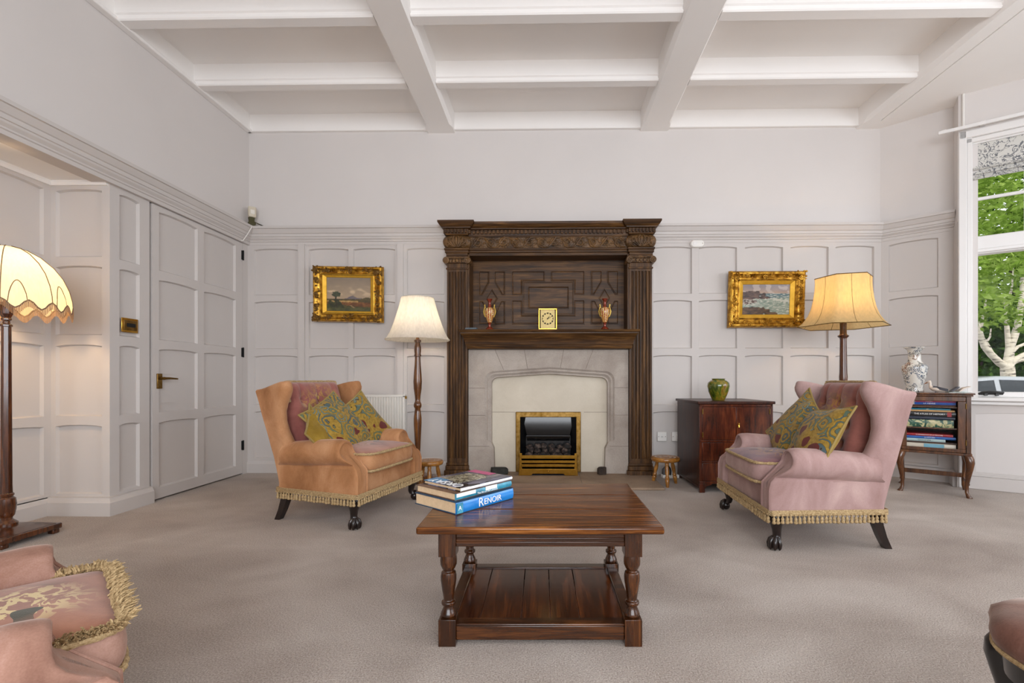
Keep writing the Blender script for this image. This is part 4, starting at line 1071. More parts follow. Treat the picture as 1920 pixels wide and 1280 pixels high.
# ------------------------------------------------------------------ floor lamps
M_lampw = wood('lamp_oak', (46, 24, 9), (92, 52, 20), (138, 86, 36), 2, 4, 10, .25, .5)
M_lampd = wood('lamp_mahogany', (38, 18, 8), (72, 36, 16), (108, 60, 28), 2, 4, 10, .22, .5)
M_shadeW = shade_mat('ivory_silk', (248, 243, 232)); M_shadeC = shade_mat('cream_parchment', (240, 214, 160)); M_shadeD = shade_mat('cream_silk', (244, 232, 200))
M_bulb = bpy.data.materials.new('lamp_bulb'); M_bulb.use_nodes = True; M_bulb.node_tree.nodes['Principled BSDF'].inputs['Emission Color'].default_value = (1, .75, .45, 1); M_bulb.node_tree.nodes['Principled BSDF'].inputs['Emission Strength'].default_value = 3
LAMPS = []
def bulb(root, z, s=1.0):
    MB().lathe([(.012, -.05), (.014, -.03), (.026, -.005), (.030, .015), (.024, .036), (.01, .046)], (0, 0, z), 14).build('bulb', M_bulb, root)
    MB().lathe([(.016, -.09), (.018, -.06), (.016, -.048)], (0, 0, z), 12).build('lampholder', M_brass_old, root)
    LAMPS.append((root, z))
t = thing('floor_lamp', 'lit standard lamp with a white bell shade and turned oak column between armchair and fireplace', 'lamp', (-1.146, 4.06, 0))
MB().lathe([(.155, 0), (.172, .008), (.175, .02), (.165, .03), (.135, .036), (.125, .048), (.09, .056), (.06, .07), (.035, .085), (.03, .1)], seg=40).build('base', M_lampw, t, smooth=40)
MB().lathe([(.03, .1), (.024, .11), (.021, .125), (.026, .135), (.026, .145), (.022, .16), (.022, .24), (.026, .34), (.034, .50), (.034, .54), (.027, .60), (.024, .625), (.032, .64), (.034, .655), (.032, .67), (.024, .685), (.022, .70), (.025, .735), (.034, .80), (.037, .86), (.033, .93), (.027, 1.0), (.024, 1.055), (.0235, 1.075), (.03, 1.08), (.03, 1.087), (.026, 1.1), (.029, 1.13), (.0285, 1.16), (.022, 1.19), (.021, 1.2), (.029, 1.203), (.029, 1.222), (.02, 1.225), (.012, 1.24), (.012, 1.33)], seg=28).build('column', M_lampw, t, smooth=40)
def shade(root, prof, nrib, mat, seg=64, panel=0.0, facet=False, trim=None):
    mb = MB(); rings = []
    for i, (r, z) in enumerate(prof):
        ring_ = []
        for k in range(seg):
            a = 2*pi*k/seg; q = abs(((a/(2*pi)*nrib) % 1)-.5)*2
            rr = r*(1-panel*(1-q*q)) if not facet else r*cos(pi/nrib)/cos(((a+pi/nrib) % (2*pi/nrib))-pi/nrib)
            ring_.append(V((rr*cos(a), rr*sin(a), z)))
        rings.append(ring_)
    mb.loft(rings, True, False, False); o = mb.build('lamp_shade', mat, root, smooth=80, fixn=False)
    tm = MB()
    for k in range(nrib):
        a = 2*pi*(k+(0 if not facet else .0))/nrib
        kk = int(round(a/(2*pi)*seg)) % seg; tm.tube([rings[i][kk]*1.0 for i in range(len(prof))], .0018, 5)
    for r_ in (rings[0], rings[-1]): tm.tube(r_, .0035, 6, closed=True)
    tm.build('shade_trim', trim or mat, o)
    return o
pw = [(.277, 1.223), (.262, 1.240), (.238, 1.285), (.212, 1.35), (.188, 1.42), (.166, 1.49), (.150, 1.55), (.145, 1.578), (.138, 1.585)]
shade(t, pw, 10, M_shadeW, 80, .022); bulb(t, 1.38)
t = thing('floor_lamp', 'lit lamp with a flared yellow parchment shade behind the pink armchair', 'lamp', (2.40, 3.88, 0))
MB().lathe([(.15, 0), (.16, .01), (.16, .025), (.12, .045), (.05, .065), (.03, .09)], seg=32).build('base', M_lampd, t)
MB().lathe([(.03, .09), (.026, .12), (.025, .5), (.026, .8), (.03, .87), (.031, .9), (.0285, .93), (.0245, 1.2), (.026, 1.215), (.04, 1.228), (.042, 1.236), (.03, 1.242), (.025, 1.25), (.024, 1.3), (.026, 1.36), (.014, 1.4), (.012, 1.5)], seg=20).build('column', M_lampd, t, smooth=40)
pc = [(.338, 1.312), (.300, 1.345), (.262, 1.40), (.238, 1.46), (.222, 1.53), (.212, 1.60), (.208, 1.66), (.210, 1.708)]
so_ = shade(t, pc, 6, M_shadeC, 72, 0, True, M_brass_old); bulb(t, 1.53)
so_.rotation_euler = (0, 0, radians(16))
t = thing('floor_lamp', 'tall lamp with a domed cream silk shade and fringe standing in the panelled alcove', 'lamp', (-2.955, 2.50, 0)); t.scale = (.72, .72, 1.02)
MB().box(-.21, .21, -.21, .21, .025, .055).loft([[V((sx*(w), sy*(w), z)) for sx, sy in ((-1, -1), (1, -1), (1, 1), (-1, 1))] for z, w in ((.055, .19), (.075, .12), (.085, .07))]).box(-.20, -.15, -.20, -.15, 0, .025).box(.15, .20, -.20, -.15, 0, .025).box(-.20, -.15, .15, .20, 0, .025).box(.15, .20, .15, .20, 0, .025).build('base', M_lampd, t, bevel=.006)
MB().lathe([(.062, .085), (.064, .095), (.05, .105), (.034, .115), (.034, .125), (.044, .135), (.052, .165), (.055, .195), (.05, .225), (.036, .235), (.042, .243), (.042, .25), (.032, .258)], seg=28).build('baluster', M_lampd, t, smooth=40)
MB().lathe([(.036, .255), (.034, .3), (.028, 1.14), (.036, 1.143), (.036, 1.152), (.022, 1.158), (.02, 1.172), (.03, 1.178), (.03, 1.185), (.026, 1.19), (.038, 1.21), (.044, 1.25), (.044, 1.27), (.016, 1.275), (.012, 1.4)], seg=8, ph=pi/8).build('column', M_lampd, t, smooth=20)
dome = [(.355, 1.245), (.352, 1.29), (.335, 1.355), (.30, 1.42), (.25, 1.475), (.18, 1.525), (.11, 1.555), (.04, 1.568)]
nr, seg = 8, 96; mb = MB(); rings = []
sc_ = lambda a: .022*cos(a*nr*2)
for i, (r, z) in enumerate(dome):
    rings.append([V(((r*(1-.05*(1-abs((((2*pi*k/seg)/(2*pi)*nr) % 1)-.5)*2)**0*0))*cos(2*pi*k/seg), r*sin(2*pi*k/seg), z+(sc_(2*pi*k/seg) if i == 0 else (sc_(2*pi*k/seg)*.4 if i == 1 else 0)))) for k in range(seg)])
mb.loft(rings, True, False, False); so2 = mb.build('lamp_shade', M_shadeD, t, smooth=80, fixn=False)
tm = MB(); M_taupe = plain('taupe_braid', (120, 100, 80), .8)
for k in range(nr): tm.tube([rings[i][k*seg//nr]*1.002 for i in range(len(dome))], .003, 6)
tm.tube([p*1.0 for p in rings[0]], .0045, 6, closed=True)
for k in range(nr):      # little arched gores between the ribs
    a0 = 2*pi*(k+.12)/nr; a1 = 2*pi*(k+.48)/nr; pts = []
    for q in range(13):
        u = q/12; a = a0+(a1-a0)*u; h = .115*sin(pi*u)**.6
        z = 1.25+h; i = max(j for j in range(len(dome)) if dome[j][1] <= max(z, dome[0][1])); j = min(i+1, len(dome)-1)
        r = dome[i][0]+(dome[j][0]-dome[i][0])*((z-dome[i][1])/max(1e-6, dome[j][1]-dome[i][1])); pts.append((r*1.003*cos(a), r*1.003*sin(a), z))
    tm.tube(pts, .0028, 5)
tm.build('shade_trim', M_taupe, so2)
M_frng = shade_mat('fringe_silk', (196, 164, 130), .35)
mb = MB()
for k in range(seg*3):
    a = 2*pi*k/(seg*3); r = .356+.0015*(k % 2); zt = 1.245+sc_(a)
    mb.tube([(r*cos(a), r*sin(a), zt), (r*1.004*cos(a), r*1.004*sin(a), zt-.035)], .0026, 4)
fo = mb.build('fringe', M_frng, so2); bulb(t, 1.40)
fo['kind'] = 'stuff'
# ------------------------------------------------------------------ gilt framed paintings
def gilt():
    m, nt, b = nodes_of('antique_gilt'); f = noise_tex(nt, coords(nt), 26, 4)
    nt.links.new(ramp(nt, f, [(.32, (112, 74, 18)), (.5, (186, 134, 40)), (.7, (230, 184, 80))]), b.inputs['Base Color']); b.inputs['Metallic'].default_value = .75; b.inputs['Roughness'].default_value = .33; bump(nt, b, noise_tex(nt, coords(nt), 70, 3), .25, .004); return m
M_gilt = gilt(); M_giltb = plain('bright_gilt', (222, 172, 56), .5, metal=.55, var=10, vscale=20); M_giltd = plain('dark_gilt', (112, 80, 30), .42, metal=.6, var=24, vscale=40)
M_oil = vcol('oil_paint', .45, .2)
def painting(name, label, loc, W, H, iw, ih, tilt, fn, deep=.05, cuts=None):
    t = thing(name, label, 'painting', loc, 0); t.rotation_euler = (radians(3.5), tilt, 0)
    def rect(w, h, y): return [V((-w/2, y, -h/2)), V((w/2, y, -h/2)), V((w/2, y, h/2)), V((-w/2, y, h/2))]
    fw = (W-iw)/2; mb = MB(); rings = []
    for f, y in ((0, 0), (0, -.012), (.02, -.03), (.08, -.046), (.16, -.052), (.24, -.050), (.34, -.036), (.5, -.026), (.62, -.024), (.64, -.032), (.68, -.034), (.71, -.028), (.72, -.018)):
        rings.append(rect(W-2*fw*f, H-2*(H-ih)/2*f, y))
    rings.append(rect(W-2*fw*.72, H-(H-ih)*.72, 0)); mb.loft(rings, True, False, False); fr_ = mb.build('frame', M_gilt, t, smooth=30)
    mb = MB(); rings = [rect(W-2*fw*f, H-(H-ih)*f, y) for f, y in ((.71, -.002), (.71, -.030), (.75, -.031), (.98, -.016), (1.0, -.010), (1.0, -.001))]
    mb.loft(rings, True, False, False); mb.build('slip', M_giltb, t, smooth=20)
    MB().box(-W/2+.01, W/2-.01, -.002, .0, -H/2+.01, H/2-.01).build('backing', M_giltd, t)
    NU, NV = 84, 60; vs, fs, cl = [], [], []
    for j in range(NV):
        for i in range(NU):
            u, v = i/(NU-1), j/(NV-1); vs.append(V((-iw/2+iw*u, -.012, -ih/2+ih*v))); cl.append(s2l(fn(u, v)))
    mb = MB(); mb.add(vs, [(j*NU+i, j*NU+i+1, (j+1)*NU+i+1, (j+1)*NU+i) for j in range(NV-1) for i in range(NU-1)]); mb.build('canvas', M_oil, t, cols=cl, fixn=False)
    rnd = random.Random(W*1000); orn = MB()
    def cluster(cx, cz, sx, sz, n, r):
        orn = MB()
        for _ in range(n):
            x = cx+rnd.uniform(-sx, sx); z = cz+rnd.uniform(-sz, sz); orn.sphere((x, -.047+rnd.uniform(-.004, .004), z), r*rnd.uniform(.6, 1.2), 7, 5, (1.2, .8, 1))
        for q in range(3):
            ph = rnd.uniform(0, 6); orn.tube(scroll(cx+rnd.uniform(-sx, sx)*.6, cz+rnd.uniform(-sz, sz)*.6, r*2.6, 1.4, ph, rnd.choice((-1, 1)), -.052, n=16), [r*.62]*10+[r*.5]*7, 5)
        orn.build('ornament', M_giltd if tilt else M_gilt, fr_, smooth=60)
    for sx in (-1, 1):
        for sz in (-1, 1):
            cx, cz = sx*(W/2-fw*.36), sz*(H/2-fw*.36)
            cluster(cx, cz, fw*.34, fw*.34, 16, .0085); cluster(cx-sx*fw*.8, cz+sz*fw*.05, fw*.4, fw*.18, 8, .007); cluster(cx+sx*fw*.05, cz-sz*fw*.8, fw*.18, fw*.4, 8, .007)
        cluster(sx*(W/2-fw*.34), 0, fw*.24, fw*.42, 10, .0075)
    for sz in (-1, 1): cluster(0, sz*(H/2-fw*.34), fw*.5, fw*.24, 10, .0075)
    for e in range(60):
        a = -W/2+fw*.6+(W-1.2*fw)*e/59
        for sz in (-1, 1): orn.sphere((a, -.032, sz*(H/2-fw*.66)), .004, 5, 4)
    orn.build('beading', M_giltd if tilt else M_gilt, fr_, smooth=60)
    return t
def nz(x, y, s=0): return noise.noise(V((x, y, s)))
def lerp3(a, b, t): t = max(0, min(1, t)); return tuple(a[i]+(b[i]-a[i])*t for i in range(3))
def landscape(u, v):
    n = nz(u*9, v*9)+.5*nz(u*22, v*22)
    c = lerp3((168, 146, 120), (134, 120, 104), (v-.45)/.55+n*.12)
    cl = nz(u*6+3, v*9, 4)
    if v > .42 and cl > .05: c = lerp3(c, (206, 180, 146), min(1, (cl-.05)*3)*max(0, 1-abs(v-.58)*5))
    hill = .36+.10*math.exp(-((u-.58)/.11)**2)+.03*math.exp(-((u-.76)/.08)**2)+.015*nz(u*14, 0, 2)
    if v < hill: c = lerp3((104, 96, 104), (126, 112, 100), n)
    if v < .36+.03*math.exp(-((u-.92)/.10)**2)*2+.01*nz(u*30, 1): c = lerp3((62, 58, 32), (92, 76, 42), .5+n)
    if v < .31: c = lerp3((150, 118, 70), (188, 152, 92), .5+n) if u < .72 else lerp3((70, 60, 34), (96, 78, 40), .5+n)
    if v < .27+.012*nz(u*18, 0, 5): c = lerp3((92, 54, 26), (132, 84, 40), .5+n*1.2)
    if v < .18+.03*nz(u*7, 0, 7)-.10*(u-.4): c = lerp3((60, 56, 26), (92, 80, 38), .5+n)
    if abs(u-.55-(.17-v)*1.0) < .02+.03*(.2-v) and .03 < v < .18: c = (150, 122, 84)
    b = .10+.30*max(0, 1-((u-.18)/.22)**2)*(.8+.5*nz(u*10, v*10, 9))
    if u < .52 and v < b: c = lerp3((36, 40, 22), (66, 68, 34), .4+n)
    if u < .24 and abs(u-.20-.06*(.5-v)) < .016 and v < .5: c = (44, 40, 26)
    if ((u-.22)/.105)**2+((v-.50)/.085)**2 < 1+.5*nz(u*26, v*26, 6): c = lerp3((52, 60, 44), (92, 94, 62), .45+n)
    if v < .10+.03*nz(u*9, 2): c = lerp3((58, 62, 34), (84, 84, 46), .5+n)
    return c
def seascape(u, v):
    n = nz(u*9, v*14)+.5*nz(u*24, v*40)
    c = lerp3((176, 150, 132), (126, 118, 122), (v-.68)/.32+.5*nz(u*4, v*5, 3))
    if nz(u*5, v*6, 8) > .12: c = lerp3(c, (196, 182, 172), .6)
    if v < .70:
        c = lerp3((92, 116, 122), (118, 142, 138), (.70-v)*3+n*.4)
        if v < .55: c = lerp3((128, 146, 134), (166, 178, 164), .4+n)
        if nz(u*14, v*38, 5) > .18 or (abs(v-.55+.25*(u-.5)) < .035+.03*n and u > .3): c = lerp3(c, (214, 212, 200), .75)
    def rock_(cx, cz, a, b, s):
        return ((u-cx)/a)**2+((v-cz)/b)**2 < 1+.7*nz(u*12, v*12, s)
    if rock_(.14, .66, .34, .12, 1) or rock_(.42, .56, .16, .045, 2) or rock_(.04, .52, .2, .2, 3) or rock_(.16, .43, .13, .06, 11):
        c = lerp3((58, 46, 44), (112, 88, 78), .5+n*1.1)
    if v < .52 and u < .34 and nz(u*16, v*30, 12) > .02 and v > .3: c = lerp3(c, (206, 202, 190), .7)
    if rock_(.22, .10, .40, .15, 4) or rock_(.62, .03, .16, .05, 5): c = lerp3((60, 46, 38), (110, 84, 62), .5+n)
    return c
pc_ = at_y(654.5, 552, YB-.05)
painting('landscape_painting', 'country landscape with a tree in an ornate dark gilt frame, hung slightly crooked', (pc_.x, YB-.047, pc_.z), .655, .515, .41, .308, radians(1.2), landscape)
pc_ = at_y(1435.5, 561.5, YB-.05)
painting('seascape_painting', 'rocky seascape in a bright gold frame on the wall beside the yellow shade', (pc_.x, YB-.047, pc_.z), .69, .515, .425, .272, 0.0, seascape)
# ------------------------------------------------------------------ radiator
M_rad = plain('radiator_enamel', (226, 223, 216), .35)
x1 = at_y(760, 700, 4.33).x; x0 = x1-.78
t = thing('radiator', 'white ribbed panel radiator on the wall behind the rose armchair', 'radiator', (x0, 4.316, 0))
mb = MB(); n = 30; W_ = x1-x0; pts = []
for k in range(n):
    a = .02+(W_-.04)*k/n; s_ = (W_-.04)/n
    pts += [(a, .0), (a+s_*.18, -.012), (a+s_*.62, -.012), (a+s_*.8, .0)]
pts += [(W_-.02, 0), (W_-.02, .02), (.02, .02)]
mb.loft([[V((x, y, z)) for x, y in pts] for z in (.16, .715)]); mb.build('front_panel', M_rad, t, smooth=30)
MB().box(0, W_, -.014, .038, .715, .738).box(0, .018, -.014, .038, .155, .73).box(W_-.018, W_, -.014, .038, .155, .73).box(0.0, W_, -.004, .03, .150, .165).build('casing', M_rad, t, bevel=.003)
MB().lathe([(.010, 0), (.010, .15)], (W_-.05, .015, 0), 12).lathe([(.010, 0), (.010, .15)], (.05, .015, 0), 12).build('pipe', M_white, t)
MB().lathe([(.013, 0), (.013, .025)], (W_+.004, .01, .70), 10).build('bleed_valve', M_brass_old, t)
# ------------------------------------------------------------------ three legged stools
M_stool = wood('honey_oak', (104, 64, 20), (152, 100, 38), (186, 132, 60), 0, 4, 8, .28, .4)
def stool(loc, rz, label, r, s=1.0):
    t = thing('milking_stool', label, 'stool', loc, rz, 'turned milking stools beside the hearth')
    MB().lathe([(r*.88, .198), (r*.97, .202), (r, .212), (r, .222), (r*.97, .230), (r*.9, .233), (r*.86, .230), (r*.82, .233), (r*.6, .232), (r*.57, .2295), (r*.54, .232), (r*.3, .232), (r*.27, .2295), (r*.24, .233), (.005, .234)], seg=36).build('seat', M_stool, t, smooth=50)
    for k in range(3):
        a = 2*pi*k/3; top = V((r*.58*cos(a), r*.58*sin(a), .2)); bot = V((r*.93*cos(a), r*.93*sin(a), 0)); ax = (top-bot)
        prof = [(0, .011), (.08, .013), (.22, .0165), (.3, .0185), (.33, .013), (.36, .017), (.40, .017), (.44, .012), (.6, .0165), (.75, .0165), (.86, .013), (.9, .016), (.94, .016), (1, .013)]
        rings = [[bot+ax*f+V((rr*cos(2*pi*q/12), rr*sin(2*pi*q/12), 0)) for q in range(12)] for f, rr in prof]
        MB().loft(rings).build('leg', M_stool, t, smooth=60)
    return t
stool((-.955, 3.735, 0), radians(-80), 'small turned stool between the lit lamp and the hearth, by the rose armchair', .104)
stool((.97, 3.945, 0), radians(-95), 'small turned stool between the hearth and the low mahogany cabinet', .118)
# ------------------------------------------------------------------ low mahogany cabinet
M_cab = wood('figured_mahogany', (38, 13, 6), (74, 30, 13), (116, 56, 26), 2, 3.4, 5, .24, .3, .05)
M_cabd = wood('dark_mahogany', (30, 12, 6), (54, 23, 11), (78, 38, 18), 2, 3, 10, .38, .1, .06, spec=.3)
c0 = on_floor(1311.5, 923.6)
CB = thing('low_cabinet', 'low mahogany cabinet with two doors over drawers behind the pink armchair', 'cabinet', (c0.x, c0.y, 0), radians(1))
cw, cd, ch = .57, .60, .705
MB().box(-.015, cw+.015, -.012, cd, ch-.018, ch+.004).build('top', M_cabd, CB, bevel=.005)
MB().box(0, .018, .004, cd-.01, .05, ch-.018).box(0, .018, .03, cd-.05, .03, .05).build('side_panel', M_cabd, CB, bevel=.002)
MB().box(cw-.018, cw, .004, cd-.01, .05, ch-.018).build('side_panel', M_cabd, CB, bevel=.002)
MB().box(.018, cw-.018, cd-.02, cd-.01, .06, ch-.018).build('back_panel', M_cabd, CB)
MB().box(0, cw, .0, .02, ch-.038, ch-.018).box(0, .02, 0, .02, .05, ch-.02).box(cw-.02, cw, 0, .02, .05, ch-.02).box(0, cw, -.002, .02, .392, .408).box(0, cw, 0, .02, .232, .244).box(0, cw, -.003, .02, .07, .088).build('face_frame', M_cab, CB, bevel=.002)
for k in range(2):
    x0 = .022+k*.2645; d = MB().box(x0, x0+.2615, .001, .02, .41, ch-.04).build('door', M_cab, CB, bevel=.002)
    if k == 1: MB().sphere((x0+.016, -.008, .535), .008, 10, 8).tube([(x0+.016, -.006, .53), (x0+.016, -.010, .508)], .005, 8).build('key', M_brass, d)
    for z in (.45, .63): MB().tube([(x0+(.258 if k else .003), -.0015, z-.02), (x0+(.258 if k else .003), -.0015, z+.02)], .004, 8).build('hinge', M_brass_old, d)
for z0, z1 in ((.246, .39), (.09, .23)): MB().box(.022, cw-.022, .003, .02, z0, z1).build('drawer', M_cab, CB, bevel=.003)
for x0, x1 in ((0, .10), (cw, cw-.10)):
    q = [(x0, 0), (x0, .07), (x1, .07), (x1-(x1-x0)*.15, .058), (x0+(x1-x0)*.55, .05), (x0+(x1-x0)*.42, .03), (x0+(x1-x0)*.42, 0)]
    MB().prism(q, -.002, .02).build('bracket_foot', M_cab, CB, bevel=.002)
for x0 in (.0, cw-.03): MB().box(x0, x0+.03, cd-.05, cd-.01, 0, .055).build('back_foot', M_cabd, CB)
# green jar on the cabinet
def glaze():
    m, nt, b = nodes_of('mottled_green_glaze'); f = noise_tex(nt, coords(nt, (1, 1, .6)), 16, 4, .6, 1)
    nt.links.new(ramp(nt, f, [(.34, (34, 54, 14)), (.46, (84, 96, 24)), (.55, (140, 118, 34)), (.68, (92, 42, 16))]), b.inputs['Base Color']); b.inputs['Roughness'].default_value = .12; b.inputs['Coat Weight'].default_value = .6; return m
p = at_y(1347, 700, 3.88)
tag(MB().lathe([(.048, 0), (.05, .004), (.062, .03), (.080, .075), (.0885, .115), (.084, .142), (.064, .16), (.050, .166), (.052, .172), (.056, .176), (.05, .177), (.044, .168), (.07, .14), (.07, .08), (.04, .01)], seg=40, caps=True).build('glazed_jar', glaze(), smooth=60, loc=(p.x, 3.88, ch+.0045)), 'round green and amber glazed jar standing on the mahogany cabinet', 'jar')
# ------------------------------------------------------------------ glazed book cabinet on cabriole legs
M_bk = wood('walnut_cabinet', (48, 26, 11), (84, 48, 22), (116, 72, 36), 2, 3.4, 9, .25, .4, .06)
f0, f1 = on_floor(1686, 919), on_floor(1820, 934.6)
cen = (f0+f1)/2; fd = (f1-f0).normalized(); ang = atan2(fd.y, fd.x)
GC = thing('book_cabinet', 'glazed walnut book cabinet on cabriole legs between pink armchair and window', 'cabinet', (cen.x, cen.y, 0), ang)
hw_, dp = .212, .36; z0, z1 = .325, .765
MB().box(-hw_-.022, hw_+.022, -.03, dp+.01, z1, z1+.012).box(-hw_-.012, hw_+.012, -.02, dp, z1-.014, z1).build('top', M_bk, GC, bevel=.004)
MB().box(-hw_, -hw_+.014, -.002, dp, z0, z1-.014).build('side_panel', M_bk, GC); MB().box(hw_-.014, hw_, -.002, dp, z0, z1-.014).build('side_panel', M_bk, GC)
MB().box(-hw_+.014, hw_-.014, dp-.012, dp, z0, z1-.014).build('back_panel', M_cabd, GC)
MB().box(-hw_-.006, hw_+.006, -.012, dp, z0-.014, z0+.006).build('bottom_board', M_bk, GC, bevel=.004)
dr = MB().box(-hw_+.016, hw_-.03, -.018, -.002, z0+.008, z0+.034).box(-hw_+.016, hw_-.03, -.018, -.002, z1-.05, z1-.016).box(-hw_+.016, -hw_+.05, -.018, -.002, z0+.034, z1-.05).box(hw_-.075, hw_-.03, -.018, -.002, z0+.034, z1-.05).build('door', M_bk, GC, bevel=.003)
MB().box(-hw_+.045, hw_-.07, -.011, -.008, z0+.03, z1-.046).build('glass', M_glass, dr, smooth=0)
MB().box(hw_-.028, hw_, -.016, -.002, z0+.006, z1-.014).build('hinge_stile', M_bk, GC, bevel=.002)
for z in (.41, .68): MB().tube([(hw_-.029, -.018, z-.02), (hw_-.029, -.018, z+.02)], .0045, 8).build('hinge', M_brass_old, dr)
for z in (.500, .662): MB().box(-hw_+.014, hw_-.014, .03, dp-.012, z, z+.009).build('shelf', M_bk, GC)
for sx in (-1, 1):
    for y, o in ((.012, -1), (dp-.02, 1)):
        x = sx*(hw_-.014); dx, dy = sx*.72, o*.72; mb = MB()
        prof = [(.312, .030, -.006), (.29, .031, .004), (.262, .028, .012), (.22, .0225, .010), (.16, .0165, .0), (.09, .0125, -.012), (.04, .0115, -.012), (.018, .014, -.002), (.006, .019, .008), (0, .018, .008)]
        mb.loft([[V((x+dx*d+r*cos(2*pi*k/14), y+dy*d+r*sin(2*pi*k/14), z)) for k in range(14)] for z, r, d in prof]); mb.build('leg', M_bk, GC, smooth=60)
MB().box(-hw_+.03, hw_-.03, dp-.035, dp-.015, .10, .135).box(hw_-.025, hw_-.005, .02, dp-.03, .09, .105).box(-hw_+.005, -hw_+.025, .02, dp-.03, .09, .105).build('stretcher', M_bk, GC, bevel=.003)
bpy.context.view_layer.update()
def shelf_book(label, z, h, w, d, cover, xr_, txt=None, tcol=None, tsz=None, extra=None, skew=0.0):
    M = GC.matrix_world @ Matrix.Translation((xr_-w/2, .036+d/2, z)) @ Matrix.Rotation(skew, 4, 'Z')
    b = book('book', label, M, w, d, h, cover, cover, 'art books in the glazed cabinet', board=min(.0025, h*.15))
    if txt: text_part(txt, tsz or h*.75, tcol or M_wht, b, Matrix.Translation((-.0, -d/2-.0032, h*.5)) @ XS)
    if extra:
        for x0_, x1_, mm in extra: MB().box(x0_, x1_, -d/2-.0036, -d/2-.001, h*.06, h*.94).build('spine_panel', mm, b)
    return b
cm = lambda n, c, v=6: plain(n, c, .35, var=v, vscale=30, coat=.3)
Mk = {k: cm('jacket_'+k, c) for k, c in dict(cream=(206, 196, 176), brown=(66, 42, 30), white=(176, 200, 200), blue=(30, 92, 168), red=(158, 28, 36), navy=(24, 36, 58), black=(26, 25, 27), tan=(206, 164, 110), teal=(40, 124, 150), rust=(92, 58, 36), cobalt=(24, 84, 170), pink=(196, 84, 116), pale=(186, 186, 184), lab=(120, 176, 196)).items()}
def nymph():
    m, nt, b = nodes_of('green_figured_jacket'); f = noise_tex(nt, coords(nt, (1, 1, 1)), 20, 2, .5, 2)
    nt.links.new(ramp(nt, f, [(.38, (28, 72, 58)), (.47, (58, 104, 84)), (.53, (176, 176, 130)), (.66, (206, 196, 152))]), b.inputs['Base Color']); b.inputs['Roughness'].default_value = .35; return m
zf = z0+.0065
R_ = hw_-.082
shelf_book('thick cream book with a pale blue label at the bottom of the glazed cabinet', zf, .053, .315, .25, Mk['cream'], R_-.0, extra=[(-.03, .09, Mk['lab'])])
z = zf+.0532; shelf_book('thin brown book lying on the thick cream one in the cabinet', z, .013, .31, .25, Mk['brown'], R_+.004)
z += .0132; shelf_book('pale green and white book between the brown and the blue one in the cabinet', z, .021, .25, .24, Mk['white'], R_-.06, 'GIOVANNI', Mk['black'], .016)
z += .0212; shelf_book('blue book under the red one on the lower shelf of the cabinet', z, .02, .305, .25, Mk['blue'], R_-.0, 'LA PITTURA', None, .012)
z += .0202; shelf_book('thin red book topmost on the bottom board of the cabinet', z, .0195, .28, .24, Mk['red'], R_-.016, 'LE RENAISSANCE DE LA PEINTURE', None, .0105)
z = .5095; shelf_book('thick green book with pale painted figures along its spine, in the cabinet', z, .058, .285, .25, nymph(), R_-.012)
z += .0582; shelf_book('dark navy book between the green one and the black atlas', z, .024, .30, .25, Mk['navy'], R_-.004)
z += .0242; shelf_book('thick black atlas with white spine lettering in the cabinet', z, .038, .31, .26, Mk['black'], R_-.0, 'THE ATLAS OF HISTORY', None, .017, extra=[(.105, .13, Mk['red'])])
z += .0382; shelf_book('tan paper book resting on the black atlas', z, .0125, .30, .25, Mk['tan'], R_-.006)
z += .0127; shelf_book('thin teal book topmost on the middle shelf of the cabinet', z, .0115, .27, .24, Mk['teal'], R_-.03, 'ART', None, .009)
z = .6715; shelf_book('thin rust brown book lowest on the top shelf of the cabinet', z, .0115, .31, .25, Mk['rust'], R_)
z += .0117; shelf_book('cobalt blue book under the pink one on the top shelf', z, .0195, .31, .25, Mk['cobalt'], R_, 'LA VIENNE', None, .015, extra=[(-.155, -.09, Mk['pale'])])
z += .0197; shelf_book('pink book topmost under the roof of the glazed cabinet', z, .0155, .31, .25, Mk['pink'], R_, 'MONET', None, .013, extra=[(-.155, -.085, Mk['pale'])])
# ornaments on top of it
def chinoiserie():
    m, nt, b = nodes_of('painted_porcelain'); vec = coords(nt)
    n1 = noise_tex(nt, vec, 11, 3, .6, 1.0); n2 = noise_tex(nt, vec, 34, 3, .6, 2.4); n3 = noise_tex(nt, vec, 8, 2, .5, .5)
    area_ = math_n(nt, 'GREATER_THAN', n1, .47); line = math_n(nt, 'LESS_THAN', math_n(nt, 'ABSOLUTE', math_n(nt, 'SUBTRACT', n2, .5)), .05)
    blot = math_n(nt, 'GREATER_THAN', n2, .63)
    fac = math_n(nt, 'MULTIPLY', area_, math_n(nt, 'MAXIMUM', line, blot))
    ink = ramp(nt, n3, [(.4, (52, 76, 104)), (.52, (60, 62, 60)), (.62, (130, 82, 40))])
    base = ramp(nt, n3, [(.3, (226, 222, 212)), (.7, (206, 204, 198))])
    nt.links.new(mixc(nt, fac, base, ink), b.inputs['Base Color']); b.inputs['Roughness'].default_value = .15; b.inputs['Coat Weight'].default_value = .5; return m
zt = z1+.0125
def on_cab(px, py=736): return at_y(px, py, 3.72)
p = on_floor(1732.5, 745.5, zt) if False else V((cen.x, cen.y, 0))
def cabpt(lx_, ly_): return GC.matrix_world @ V((lx_, ly_, 0))
q = cabpt(-.115, .19)
